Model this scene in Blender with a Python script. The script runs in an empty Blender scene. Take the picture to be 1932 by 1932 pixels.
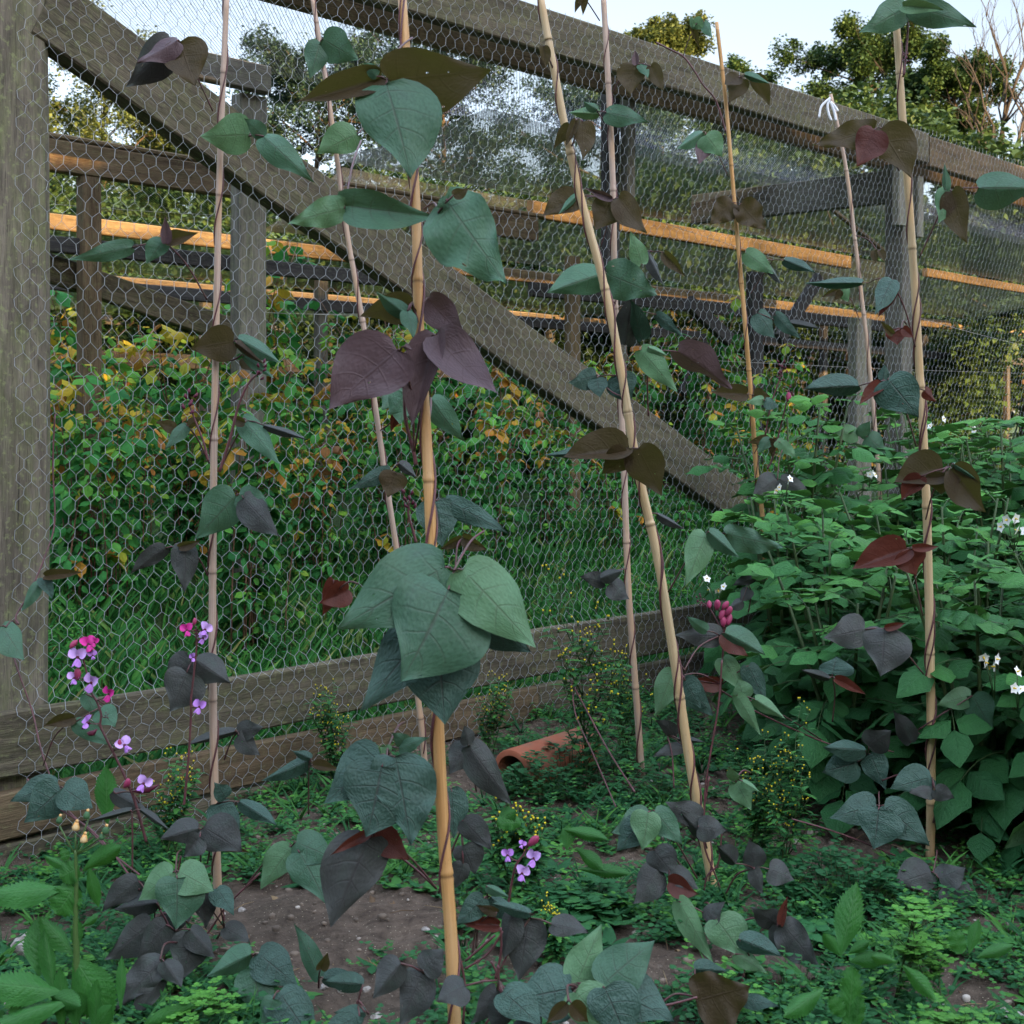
import bpy, math, random
import numpy as np
from mathutils import Vector, Matrix, noise
R = random.Random(7)
C = bpy.context.scene.collection
H = 1.2                                   # eye height of the camera
F = 2480.0; CX = 966.0; HZ = 806.0        # focal length, centre column and horizon row of the view

def at(px, py, Y):
    return Vector(((px-CX)/F*Y, Y, H-(py-HZ)/F*Y))
K = 1932/1968
CROPS = {1:(0,0,2.76),2:(640,0,2.76),3:(1268,0,2.76),4:(0,640,2.76),5:(640,640,2.76),6:(1268,640,2.76),
         7:(0,1268,2.76),8:(640,1268,2.76),9:(1268,1268,2.76),15:(100,1180,5.52),16:(900,1300,4.83)}
def cp(c, x, y):
    ox, oy, s = CROPS[c]
    return (ox+x/s)*K, (oy+y/s)*K
def cat(c, x, y, Y):
    px, py = cp(c, x, y)
    return at(px, py, Y)
# fence frame: s along the fence, t away from the camera
O = Vector((-2.6715, 2.6715, 0)); ES = Vector((.70711,.70711,0)); ET = Vector((-.70711,.70711,0))
def W(s, t, z): return O+ES*s+ET*t+Vector((0,0,z))
def Yat(px, t): return (5.343+1.41421*t)/(1-(px-CX)/F)
def sAt(px, t): return (1+(px-CX)/F)*Yat(px,t)/1.41421
def zAt(px, py, t): return H-(py-HZ)*Yat(px,t)/F

# ------------------------------------------------------------------ mesh builder
class MB:
    def __init__(s): s.v=[]; s.li=[]; s.lc=[]; s.uv=[]; s.tone=[]; s.n=0; s.mi=[]
    def block(s, v, li, lc, uv, tone, mi=0):
        v=np.asarray(v,dtype=np.float32).reshape(-1,3); li=np.asarray(li,dtype=np.int32); lc=np.asarray(lc,dtype=np.int32)
        s.v.append(v); s.li.append(li+s.n); s.lc.append(lc); s.uv.append(np.asarray(uv,dtype=np.float32).reshape(-1,2))
        t=np.empty(len(v),dtype=np.float32); t[:]=tone; s.tone.append(t); s.mi.append(np.full(len(lc),mi,dtype=np.int32)); s.n+=len(v)
    def leaf(s, tpl, o, d, nrm, L, Wd, tone=0., mi=0):
        v,li,lc,uv=tpl
        d=Vector(d).normalized(); x=d.cross(Vector(nrm))
        if x.length<1e-4: x=d.cross(Vector((.3,.8,.5)))
        x.normalize(); z=x.cross(d)
        M=np.array([[x[0]*Wd,x[1]*Wd,x[2]*Wd],[d[0]*L,d[1]*L,d[2]*L],[z[0]*L,z[1]*L,z[2]*L]],dtype=np.float32)
        s.block(v@M+np.array(o,dtype=np.float32), li, lc, uv, tone, mi)
    def tube(s, pts, rad, sides=5, tone=0., mi=0, cap=True):
        pts=[Vector(p) for p in pts]; n=len(pts)
        if not hasattr(rad,'__len__'): rad=[rad]*n
        if not hasattr(tone,'__len__'): tone=[tone]*n
        up=None; V=[]; T=[]; dist=0; D=[]
        for i,p in enumerate(pts):
            a=pts[max(i-1,0)]; b=pts[min(i+1,n-1)]; d=(b-a)
            if d.length<1e-9: d=Vector((0,0,1))
            d.normalize()
            if up is None:
                up=d.orthogonal().normalized()
            else:
                up=(up-d*up.dot(d)); up.normalize()
            w=d.cross(up)
            for k in range(sides):
                a_=2*math.pi*k/sides
                V.append(p+(up*math.cos(a_)+w*math.sin(a_))*rad[i]); T.append(tone[i])
            if i: dist+=(p-pts[i-1]).length
            D.append(dist)
        li=[];lc=[];uv=[]
        for i in range(n-1):
            for k in range(sides):
                k2=(k+1)%sides
                li+=[i*sides+k,i*sides+k2,(i+1)*sides+k2,(i+1)*sides+k]; lc.append(4)
                uv+=[(D[i],k/sides),(D[i],(k+1)/sides),(D[i+1],(k+1)/sides),(D[i+1],k/sides)]
        if cap and sides>2:
            li+=list(range(sides))[::-1]; lc.append(sides); uv+=[(0,0)]*sides
            li+=[(n-1)*sides+k for k in range(sides)]; lc.append(sides); uv+=[(0,0)]*sides
        s.block([tuple(v) for v in V], li, lc, uv, np.array(T,dtype=np.float32), mi)
    def mesh(s, name, mats, smooth=True):
        m=bpy.data.meshes.new(name)
        v=np.concatenate(s.v); li=np.concatenate(s.li); lc=np.concatenate(s.lc); uv=np.concatenate(s.uv); tn=np.concatenate(s.tone)
        m.vertices.add(len(v)); m.vertices.foreach_set('co',v.ravel())
        m.loops.add(len(li)); m.loops.foreach_set('vertex_index',li)
        m.polygons.add(len(lc)); st=np.concatenate([[0],np.cumsum(lc)[:-1]]).astype(np.int32)
        m.polygons.foreach_set('loop_start',st)
        m.polygons.foreach_set('material_index',np.concatenate(s.mi))
        m.polygons.foreach_set('use_smooth',np.full(len(lc),smooth))
        u=m.uv_layers.new(name='UVMap'); u.data.foreach_set('uv',uv.ravel())
        a=m.attributes.new('tone','FLOAT','POINT'); a.data.foreach_set('value',tn)
        m.update(calc_edges=True); m.validate()
        for x in (mats if isinstance(mats,(list,tuple)) else [mats]): m.materials.append(x)
        return m
    def obj(s, name, mats, parent=None, smooth=True):
        return link(name, s.mesh(name,mats,smooth), parent)
def link(name, data, parent=None):
    o=bpy.data.objects.new(name,data); C.objects.link(o)
    if parent is not None: o.parent=parent
    return o
def tag(o, label=None, cat=None, group=None, kind=None):
    if label: o['label']=label
    if cat: o['category']=cat
    if group: o['group']=group
    if kind: o['kind']=kind
    return o
def thing(name, label, cat, loc=(0,0,0), group=None, rz=0):
    o=bpy.data.objects.new(name,None); C.objects.link(o); o.location=loc; o.rotation_euler=(0,0,rz); o.empty_display_size=.05
    return tag(o,label,cat,group)
def copy_tree(o, parent=None):
    c=o.copy(); C.objects.link(c)
    if parent is not None: c.parent=parent
    for ch in list(o.children): copy_tree(ch,c)
    return c
def local(pts, base): return [Vector(p)-base for p in pts]

# ------------------------------------------------------------------ leaf templates
def lerp_prof(prof, v):
    for (a,xa,ya),(b,xb,yb) in zip(prof,prof[1:]):
        if v<=b:
            k=(v-a)/(b-a) if b>a else 0
            return xa+(xb-xa)*k, ya+(yb-ya)*k
    return prof[-1][1:]
HEART=[(0,0,0),(.05,.14,-.055),(.11,.28,-.05),(.2,.42,.04),(.3,.495,.18),(.4,.5,.32),(.5,.455,.45),(.62,.35,.59),(.75,.215,.735),(.88,.09,.88),(1,0,1)]
OVATE=[(0,0,0),(.1,.24,.05),(.25,.46,.22),(.4,.5,.4),(.6,.4,.6),(.8,.2,.8),(1,0,1)]
LANCE=[(0,.04,0),(.15,.2,.15),(.35,.42,.35),(.55,.5,.55),(.75,.38,.75),(.9,.17,.9),(1,0,1)]
ROUND=[(0,0,0),(.12,.3,.05),(.3,.5,.3),(.5,.54,.5),(.7,.5,.72),(.88,.3,.92),(1,0,1)]
def tpl(prof, nv=10, nu=8, fold=.0, curl=.0, wave=0., nw=3, twist=0., tooth=0., nt=14, ph=0., cup=0., asym=0., wk=1., tl_=0.):
    V=[];uvp=[]
    nu+=nu%2
    for i in range(nv+1):
        v=i/nv; ox,oy=lerp_prof(prof,v)
        for j in range(nu+1):
            u=-1+2*j/nu; a=abs(u)
            x=ox*u*(wk if True else 1)*(1+asym*(1 if u>0 else -1))+.06*asym*math.sin(v*3.1); y=v+(oy-v)*a+tl_*a*u*(1-v)*v
            if tooth and a>.99 and 0<i<nv:
                sc=1+tooth*(1 if i%2 else -1.0); x*=sc; y+=.02 if i%2 else -.01
            z=-fold*a*abs(ox)*2*.5 + cup*x*x*2
            z+=wave*math.sin(v*math.pi*2*nw+ (1.7 if u>0 else 0)+ph)*a*a*.5
            z-=curl*y*y
            x2=x*math.cos(twist*y)-z*math.sin(twist*y); z2=x*math.sin(twist*y)+z*math.cos(twist*y)
            V.append((x2,y,z2)); uvp.append((u*.5+.5,v))
    li=[];lc=[];uv=[]
    w=nu+1
    for i in range(nv):
        for j in range(nu):
            q=[i*w+j,i*w+j+1,(i+1)*w+j+1,(i+1)*w+j]
            li+=q; lc.append(4); uv+=[uvp[k] for k in q]
    V=np.array(V,dtype=np.float32)
    if curl>0:      # keep the midrib's length about the same when the leaf arcs over
        pass
    return V,np.array(li),np.array(lc),np.array(uv,dtype=np.float32)

# ------------------------------------------------------------------ materials
def nt_new(name):
    m=bpy.data.materials.new(name); m.use_nodes=True
    t=m.node_tree; t.nodes.clear(); return m,t
def N(t, typ, **k):
    n=t.nodes.new(typ)
    for a,b in k.items():
        if a.startswith('i_'):
            n.inputs[a[2:].replace('_',' ')].default_value=b
        else: setattr(n,a,b)
    return n
def Lk(t,a,b): t.links.new(a,b)
def math_(t,op,a,b=None,c=None,clamp=False):
    n=t.nodes.new('ShaderNodeMath'); n.operation=op; n.use_clamp=clamp
    for i,x in enumerate((a,b,c)):
        if x is None: continue
        if isinstance(x,(int,float)): n.inputs[i].default_value=x
        else: t.links.new(x,n.inputs[i])
    return n.outputs[0]
def mixc(t,f,a,b):
    n=t.nodes.new('ShaderNodeMix'); n.data_type='RGBA'
    for i,x in ((0,f),(6,a),(7,b)):
        if isinstance(x,(int,float)): n.inputs[i].default_value=x
        elif isinstance(x,tuple): n.inputs[i].default_value=(*x,1)
        else: t.links.new(x,n.inputs[i])
    return n.outputs[2]
def ramp(t,f,stops):
    n=t.nodes.new('ShaderNodeValToRGB'); e=n.color_ramp.elements
    while len(e)<len(stops): e.new(.5)
    for x,(p,c) in zip(e,stops): x.position=p; x.color=(*c,1) if len(c)==3 else c
    t.links.new(f,n.inputs[0]); return n.outputs[0]
def sr(r,g,b):
    f=lambda c:(c/255/12.92 if c/255<=.04045 else ((c/255+.055)/1.055)**2.4)
    return (f(r),f(g),f(b))
def leaf_mat(name, top, bot, vein, rough=.5, trans=.25, tcol=None, nveins=7., var=.35, bump=.25, tone=None, spec=.22, quilt=0., patch=None, holes=False, slant=.22):
    m,t=nt_new(name)
    uvn=N(t,'ShaderNodeUVMap'); sep=N(t,'ShaderNodeSeparateXYZ'); Lk(t,uvn.outputs[0],sep.inputs[0])
    u=math_(t,'ABSOLUTE',math_(t,'MULTIPLY_ADD',sep.outputs[0],2.,-1.)); v=sep.outputs[1]
    oi=N(t,'ShaderNodeObjectInfo')
    tc=N(t,'ShaderNodeTexCoord')
    nz=N(t,'ShaderNodeTexNoise',i_Scale=3.,i_Detail=4.); 
    mp=N(t,'ShaderNodeVectorMath',operation='ADD'); Lk(t,uvn.outputs[0],mp.inputs[0])
    cb=N(t,'ShaderNodeCombineXYZ'); Lk(t,math_(t,'MULTIPLY',oi.outputs['Random'],37.),cb.inputs[0]); Lk(t,cb.outputs[0],mp.inputs[1])
    Lk(t,mp.outputs[0],nz.inputs['Vector'])
    # veins: midrib and side veins
    mid=math_(t,'SUBTRACT',1.,math_(t,'DIVIDE',u,.05),clamp=True)
    wob=math_(t,'MULTIPLY_ADD',nz.outputs[0],.05,v)
    st=math_(t,'FRACT',math_(t,'MULTIPLY',math_(t,'SUBTRACT',wob,math_(t,'MULTIPLY',u,slant)),nveins))
    dv=math_(t,'ABSOLUTE',math_(t,'SUBTRACT',st,.5))
    side=math_(t,'SUBTRACT',1.,math_(t,'DIVIDE',dv,.075),clamp=True)
    side=math_(t,'MULTIPLY',side,math_(t,'SUBTRACT',1.05,u,clamp=True))
    vn=math_(t,'MAXIMUM',mid,math_(t,'MULTIPLY',side,.75))
    base=top
    if tone:
        at_=N(t,'ShaderNodeAttribute',attribute_name='tone')
        base=ramp(t,at_.outputs['Fac'],tone)
    h1=N(t,'ShaderNodeHueSaturation'); 
    val=math_(t,'ADD',math_(t,'MULTIPLY',oi.outputs['Random'],var),1-var/2)
    val=math_(t,'MULTIPLY',val,math_(t,'MULTIPLY_ADD',nz.outputs[0],.7,.65))
    Lk(t,val,h1.inputs['Value']); 
    if isinstance(base,tuple): h1.inputs['Color'].default_value=(*base,1)
    else: Lk(t,base,h1.inputs['Color'])
    colt=h1.outputs[0]
    if patch:
        colt=mixc(t,math_(t,'MULTIPLY',math_(t,'SUBTRACT',nz.outputs[0],.5,clamp=True),2.5,clamp=True),colt,patch)
    sp=N(t,'ShaderNodeTexNoise',i_Scale=34.,i_Detail=3.); Lk(t,mp.outputs[0],sp.inputs['Vector'])
    colt=mixc(t,math_(t,'MULTIPLY',ramp(t,sp.outputs[0],[(.35,(0,0,0)),(.65,(1,1,1))]),.22),colt,tuple(min(1,x*1.9+.012) for x in top))
    colt=mixc(t,math_(t,'MULTIPLY',ramp(t,sp.outputs[0],[(.74,(0,0,0)),(.78,(1,1,1))]),.5),colt,(.12,.10,.06))
    colt=mixc(t,math_(t,'MULTIPLY',vn,.45),colt,vein)
    geo=N(t,'ShaderNodeNewGeometry')
    colb=bot if bot else None
    if bot:
        hb=N(t,'ShaderNodeHueSaturation'); hb.inputs['Color'].default_value=(*bot,1); Lk(t,val,hb.inputs['Value'])
        col=mixc(t,geo.outputs['Backfacing'],colt,mixc(t,math_(t,'MULTIPLY',vn,.5),hb.outputs[0],vein))
    else: col=colt
    p=N(t,'ShaderNodeBsdfPrincipled'); Lk(t,col,p.inputs['Base Color']); p.inputs['Roughness'].default_value=rough
    p.inputs['Specular IOR Level'].default_value=spec
    if bump:
        b=N(t,'ShaderNodeBump',i_Strength=bump,i_Distance=.006)
        q=N(t,'ShaderNodeTexVoronoi',feature='SMOOTH_F1',i_Scale=26.); Lk(t,mp.outputs[0],q.inputs['Vector'])
        pk=math_(t,'MULTIPLY',math_(t,'MULTIPLY',dv,math_(t,'SUBTRACT',1.1,u)),-1.2)
        hh=math_(t,'SUBTRACT',math_(t,'ADD',math_(t,'MULTIPLY',q.outputs['Distance'],-.7),pk),math_(t,'MULTIPLY',vn,1.0))
        Lk(t,hh,b.inputs['Height']); Lk(t,b.outputs[0],p.inputs['Normal'])
    out=N(t,'ShaderNodeOutputMaterial')
    if trans:
        tr=N(t,'ShaderNodeBsdfTranslucent')
        if tcol: tr.inputs[0].default_value=(*tcol,1)
        else: Lk(t,colt,tr.inputs[0])
        mx=N(t,'ShaderNodeMixShader'); mx.inputs[0].default_value=trans
        Lk(t,p.outputs[0],mx.inputs[1]); Lk(t,tr.outputs[0],mx.inputs[2]); Lk(t,mx.outputs[0],out.inputs[0])
        if holes:
            hn=N(t,'ShaderNodeTexNoise',i_Scale=9.,i_Detail=1.); Lk(t,mp.outputs[0],hn.inputs['Vector'])
            tp_=N(t,'ShaderNodeBsdfTransparent'); m3=N(t,'ShaderNodeMixShader'); Lk(t,math_(t,'GREATER_THAN',hn.outputs[0],.765),m3.inputs[0]); Lk(t,mx.outputs[0],m3.inputs[1]); Lk(t,tp_.outputs[0],m3.inputs[2]); Lk(t,m3.outputs[0],out.inputs[0])
    else: Lk(t,p.outputs[0],out.inputs[0])
    return m
def plain(name, col, rough=.6, var=.3, scale=30., spec=.3, col2=None, bump=0., metallic=0., tone=None):
    m,t=nt_new(name); tc=N(t,'ShaderNodeTexCoord'); nz=N(t,'ShaderNodeTexNoise',i_Scale=scale,i_Detail=5.); Lk(t,tc.outputs['Object'],nz.inputs['Vector'])
    oi=N(t,'ShaderNodeObjectInfo')
    h=N(t,'ShaderNodeHueSaturation'); 
    Lk(t,math_(t,'MULTIPLY',math_(t,'MULTIPLY_ADD',nz.outputs[0],var*2,1-var),math_(t,'MULTIPLY_ADD',oi.outputs['Random'],var*.6,1-var*.3)),h.inputs['Value'])
    if tone:
        a=N(t,'ShaderNodeAttribute',attribute_name='tone'); Lk(t,ramp(t,a.outputs['Fac'],tone),h.inputs['Color'])
    elif col2: Lk(t,mixc(t,ramp(t,nz.outputs[0],[(.4,(0,0,0)),(.6,(1,1,1))]),col,col2),h.inputs['Color'])
    else: h.inputs['Color'].default_value=(*col,1)
    p=N(t,'ShaderNodeBsdfPrincipled'); Lk(t,h.outputs[0],p.inputs['Base Color']); p.inputs['Roughness'].default_value=rough
    p.inputs['Specular IOR Level'].default_value=spec; p.inputs['Metallic'].default_value=metallic
    if bump:
        b=N(t,'ShaderNodeBump',i_Strength=bump,i_Distance=.01); Lk(t,nz.outputs[0],b.inputs['Height']); Lk(t,b.outputs[0],p.inputs['Normal'])
    o=N(t,'ShaderNodeOutputMaterial'); Lk(t,p.outputs[0],o.inputs[0]); return m
def wood_mat(name, c1, c2, moss, mossamt=.4, grain=1.):
    m,t=nt_new(name); uv=N(t,'ShaderNodeUVMap'); oi=N(t,'ShaderNodeObjectInfo')
    cb=N(t,'ShaderNodeCombineXYZ'); Lk(t,math_(t,'MULTIPLY',oi.outputs['Random'],91.),cb.inputs[1])
    ad=N(t,'ShaderNodeVectorMath',operation='ADD'); Lk(t,uv.outputs[0],ad.inputs[0]); Lk(t,cb.outputs[0],ad.inputs[1])
    def nz(sx,sy,d=5.,dist=0.):
        mp=N(t,'ShaderNodeMapping'); mp.inputs['Scale'].default_value=(sx,sy,1); Lk(t,ad.outputs[0],mp.inputs[0])
        n=N(t,'ShaderNodeTexNoise',i_Scale=1.,i_Detail=d,i_Distortion=dist); n.inputs['Roughness'].default_value=.65; Lk(t,mp.outputs[0],n.inputs['Vector']); return n.outputs[0]
    g=nz(7.,90.*grain,7.,.5); g2=nz(16.,260.,4.); big=nz(2.2,6.,4.); ms=nz(5.,14.,6.)
    col=mixc(t,ramp(t,g,[(.3,(0,0,0)),(.7,(1,1,1))]),c1,c2)
    col=mixc(t,math_(t,'MULTIPLY',ramp(t,g2,[(.35,(1,1,1)),(.5,(0,0,0))]),.55),col,tuple(x*.35 for x in c1))
    col=mixc(t,math_(t,'MULTIPLY',ramp(t,ms,[(.45,(0,0,0)),(.7,(1,1,1))]),mossamt),col,moss)
    h=N(t,'ShaderNodeHueSaturation'); Lk(t,col,h.inputs['Color']); Lk(t,math_(t,'MULTIPLY_ADD',big,1.1,.45),h.inputs['Value'])
    stn=nz(2.2,16.,6.,.8); ck=nz(2.6,130.,3.,.3)
    hc=mixc(t,math_(t,'MULTIPLY',ramp(t,stn,[(.48,(0,0,0)),(.66,(1,1,1))]),.6),h.outputs[0],tuple(x*.45 for x in c1))
    hc=mixc(t,math_(t,'MULTIPLY',ramp(t,ck,[(.3,(1,1,1)),(.36,(0,0,0))]),.8),hc,tuple(x*.2 for x in c1))
    li_=nz(48.,52.,5.); hc=mixc(t,math_(t,'MULTIPLY',ramp(t,li_,[(.54,(0,0,0)),(.64,(1,1,1))]),.4),hc,tuple(min(1,x*1.9+.02) for x in moss))
    sp_=nz(30.,40.,3.); hc=mixc(t,math_(t,'MULTIPLY',ramp(t,sp_,[(.3,(1,1,1)),(.4,(0,0,0))]),.45),hc,tuple(x*.4 for x in c1))
    # knots
    mp=N(t,'ShaderNodeMapping'); mp.inputs['Scale'].default_value=(2.6,9.,1); Lk(t,ad.outputs[0],mp.inputs[0])
    vo=N(t,'ShaderNodeTexVoronoi',i_Scale=1.); Lk(t,mp.outputs[0],vo.inputs['Vector'])
    kn=math_(t,'SUBTRACT',1.,math_(t,'DIVIDE',vo.outputs['Distance'],.09),clamp=True)
    col=mixc(t,math_(t,'MULTIPLY',kn,.8),hc,tuple(x*.3 for x in c1))
    p=N(t,'ShaderNodeBsdfPrincipled'); Lk(t,col,p.inputs['Base Color']); p.inputs['Roughness'].default_value=.85; p.inputs['Specular IOR Level'].default_value=.2
    b=N(t,'ShaderNodeBump',i_Strength=.6,i_Distance=.006); Lk(t,math_(t,'ADD',g,math_(t,'MULTIPLY',g2,.6)),b.inputs['Height']); Lk(t,b.outputs[0],p.inputs['Normal'])
    o=N(t,'ShaderNodeOutputMaterial'); Lk(t,p.outputs[0],o.inputs[0]); return m
def net_mat(name, pitch, cover, col):
    m,t=nt_new(name); uv=N(t,'ShaderNodeUVMap'); s=N(t,'ShaderNodeSeparateXYZ'); Lk(t,uv.outputs[0],s.inputs[0])
    def ln(a):
        f=math_(t,'FRACT',math_(t,'DIVIDE',a,pitch)); return math_(t,'LESS_THAN',f,cover)
    a=ln(math_(t,'ADD',s.outputs[0],s.outputs[1])); b=ln(math_(t,'SUBTRACT',math_(t,'ADD',s.outputs[0],500.),s.outputs[1]))
    k=math_(t,'MAXIMUM',a,b)
    d=N(t,'ShaderNodeBsdfPrincipled'); d.inputs['Base Color'].default_value=(*col,1); d.inputs['Roughness'].default_value=.5
    tr=N(t,'ShaderNodeBsdfTransparent'); mx=N(t,'ShaderNodeMixShader'); Lk(t,k,mx.inputs[0]); Lk(t,tr.outputs[0],mx.inputs[1]); Lk(t,d.outputs[0],mx.inputs[2])
    o=N(t,'ShaderNodeOutputMaterial'); Lk(t,mx.outputs[0],o.inputs[0]); return m
# ------------------------------------------------------------------ camera, light, sky
sc=bpy.context.scene
cam=bpy.data.cameras.new('camera'); co=link('camera',cam); co.location=(0,0,H); co.rotation_euler=(math.radians(90),0,0)
cam.sensor_width=36; cam.lens=F/1932*36; cam.shift_y=-(966-HZ)/1932; cam.clip_end=2000; cam.clip_start=.05
cam.dof.use_dof=True; cam.dof.focus_distance=4.2; cam.dof.aperture_fstop=11
sc.camera=co
SUN_EL=math.radians(16); SX,SY=.52,-.854
sun=bpy.data.lights.new('sun','SUN'); sun.energy=5.0; sun.angle=math.radians(.5); sun.color=(1,.60,.24)
so=link('sun',sun); sd=Vector((SX*math.cos(SUN_EL),SY*math.cos(SUN_EL),math.sin(SUN_EL))); so.rotation_euler=sd.to_track_quat('Z','Y').to_euler(); so.location=sd*40
w=bpy.data.worlds.new('World'); sc.world=w; w.use_nodes=True; t=w.node_tree; t.nodes.clear()
sk=N(t,'ShaderNodeTexSky',sky_type='NISHITA',sun_disc=False); sk.sun_elevation=SUN_EL; sk.sun_rotation=math.atan2(SX,SY); sk.dust_density=1.0; sk.air_density=.9; sk.ozone_density=.7
bg=N(t,'ShaderNodeBackground'); bg.inputs[1].default_value=.15
tcw=N(t,'ShaderNodeTexCoord'); spw=N(t,'ShaderNodeSeparateXYZ'); Lk(t,tcw.outputs['Generated'],spw.inputs[0])
hs=N(t,'ShaderNodeHueSaturation'); hs.inputs['Saturation'].default_value=.62; Lk(t,sk.outputs[0],hs.inputs['Color'])
mr=N(t,'ShaderNodeMapRange'); mr.inputs['From Min'].default_value=.34; mr.inputs['From Max'].default_value=.85; mr.inputs['To Min'].default_value=.36; mr.inputs['To Max'].default_value=2.3; Lk(t,spw.outputs[2],mr.inputs['Value'])
Lk(t,mr.outputs[0],hs.inputs['Value']); Lk(t,hs.outputs[0],bg.inputs[0])
wo=N(t,'ShaderNodeOutputWorld'); Lk(t,bg.outputs[0],wo.inputs[0])
sc.view_settings.view_transform='Standard'; sc.view_settings.look='None'; sc.view_settings.exposure=2.55; sc.view_settings.gamma=1

# ------------------------------------------------------------------ materials
OLD=wood_mat('old_wood',(.064,.052,.036),(.165,.138,.095),(.095,.105,.04),.55)
OLDG=wood_mat('grey_wood',(.085,.078,.066),(.165,.152,.128),(.08,.09,.045),.45)
POST=wood_mat('post_wood',(.10,.084,.064),(.21,.18,.135),(.14,.16,.06),.65,.6)
TAN=wood_mat('tan_wood',(.10,.066,.038),(.19,.135,.08),(.075,.075,.03),.4)
NEW=wood_mat('pale_wood',(.13,.09,.05),(.22,.16,.09),(.09,.09,.04),.35)
GREYP=wood_mat('weathered_pale_wood',(.14,.13,.11),(.23,.215,.18),(.11,.13,.06),.55)
DKW=wood_mat('dark_wood',(.035,.034,.036),(.07,.066,.064),(.04,.044,.03),.35)
WIRE=plain('galvanised_wire',(.37,.39,.41),.45,.25,20.,.5,metallic=.2)
WIREO=plain('thin_support_wire',(.5,.5,.5),.4,.1)
NETR=net_mat('roof_net',.02,.15,(.30,.31,.36))
NETS=net_mat('double_net',.012,.62,(.30,.32,.40))
NETD=net_mat('dense_net',.012,.4,(.44,.48,.58))
NETV=net_mat('side_net',.02,.13,(.36,.40,.50))

# ------------------------------------------------------------------ ground
def bed(x,y):                       # 1 in the cultivated bed this side of the fence
    d=(y-x-5.343)/1.41421
    return 1-min(1,max(0,(d+.0)/.25))
def gz(x,y):
    v=Vector((x,y,0)); b=bed(x,y)
    near=max(0,1-max(0,(math.hypot(x,y-4)-6)/6))
    z=.035*noise.noise(v*1.7)+.02*noise.noise(v*5.)+ (.020*noise.noise(v*13.)+.013*noise.noise(v*29.))*b
    z*=near
    z-=.07*max(0,min(1,(-x-.5)/.6))*b
    d=(y-x-5.343)/1.41421; k=min(1,max(0,(d-.15)/1.3)); z+=.52*k*k*(3-2*k)
    if y>25: z+=.02*noise.noise(v*.05)*(y-25)
    return z
xs=sorted(set(list(np.arange(-3,5,.035))+list(np.arange(5,11,.12))+list(np.arange(-6,-3,.12))+[-400,-250,-150,-90,-60,-40,-28,-20,-15,-11,-8,-6.3,11.5,12.5,15,20,28,40,60,90,150,250,400]))
ys=sorted(set(list(np.arange(1.6,8,.035))+list(np.arange(8,16,.12))+[-60,-40,-25,-15,-8,-4,-2,0,.6,1.1,1.4,16.5,18,20,24,30,40,55,75,100,150,250,500,900]))
V=[(x,y,gz(x,y)) for y in ys for x in xs]; w_=len(xs)
li=[];lc=[];uv=[]
for i in range(len(ys)-1):
    for j in range(w_-1):
        li+=[i*w_+j,i*w_+j+1,(i+1)*w_+j+1,(i+1)*w_+j]; lc.append(4)
mb=MB(); mb.block(V,li,lc,np.zeros((len(li),2)),np.array([bed(a,b) for a,b,_ in V],dtype=np.float32))
m,t=nt_new('soil_and_turf'); tc=N(t,'ShaderNodeTexCoord'); a=N(t,'ShaderNodeAttribute',attribute_name='tone')
def gn(s,d=8.,r=.6):
    n=N(t,'ShaderNodeTexNoise',i_Scale=s,i_Detail=d); n.inputs['Roughness'].default_value=r; Lk(t,tc.outputs['Object'],n.inputs['Vector']); return n.outputs[0]
n1=gn(2.5); n2=gn(24.,8.,.7); n3=gn(110.,4.)
soil=mixc(t,ramp(t,n2,[(.3,(0,0,0)),(.72,(1,1,1))]),(.045,.031,.023),(.17,.125,.092))
soil=mixc(t,math_(t,'MULTIPLY',ramp(t,n1,[(.4,(0,0,0)),(.65,(1,1,1))]),.4),soil,(.05,.042,.03))
vo=N(t,'ShaderNodeTexVoronoi',i_Scale=85.); Lk(t,tc.outputs['Object'],vo.inputs['Vector'])
soil=mixc(t,math_(t,'LESS_THAN',vo.outputs['Distance'],.13),soil,(.3,.25,.18))
turf=mixc(t,n2,(.025,.055,.018),(.07,.105,.035))
col=mixc(t,a.outputs['Fac'],turf,soil)
p=N(t,'ShaderNodeBsdfPrincipled'); Lk(t,col,p.inputs['Base Color']); p.inputs['Roughness'].default_value=.95; p.inputs['Specular IOR Level'].default_value=.15
b=N(t,'ShaderNodeBump',i_Strength=.9,i_Distance=.02); Lk(t,math_(t,'ADD',n2,math_(t,'MULTIPLY',n3,.5)),b.inputs['Height']); Lk(t,b.outputs[0],p.inputs['Normal'])
o=N(t,'ShaderNodeOutputMaterial'); Lk(t,p.outputs[0],o.inputs[0])
g=mb.obj('ground',m); tag(g,'brown crumbly soil of the bed running into turf behind the wire','soil',kind='structure')

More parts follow.
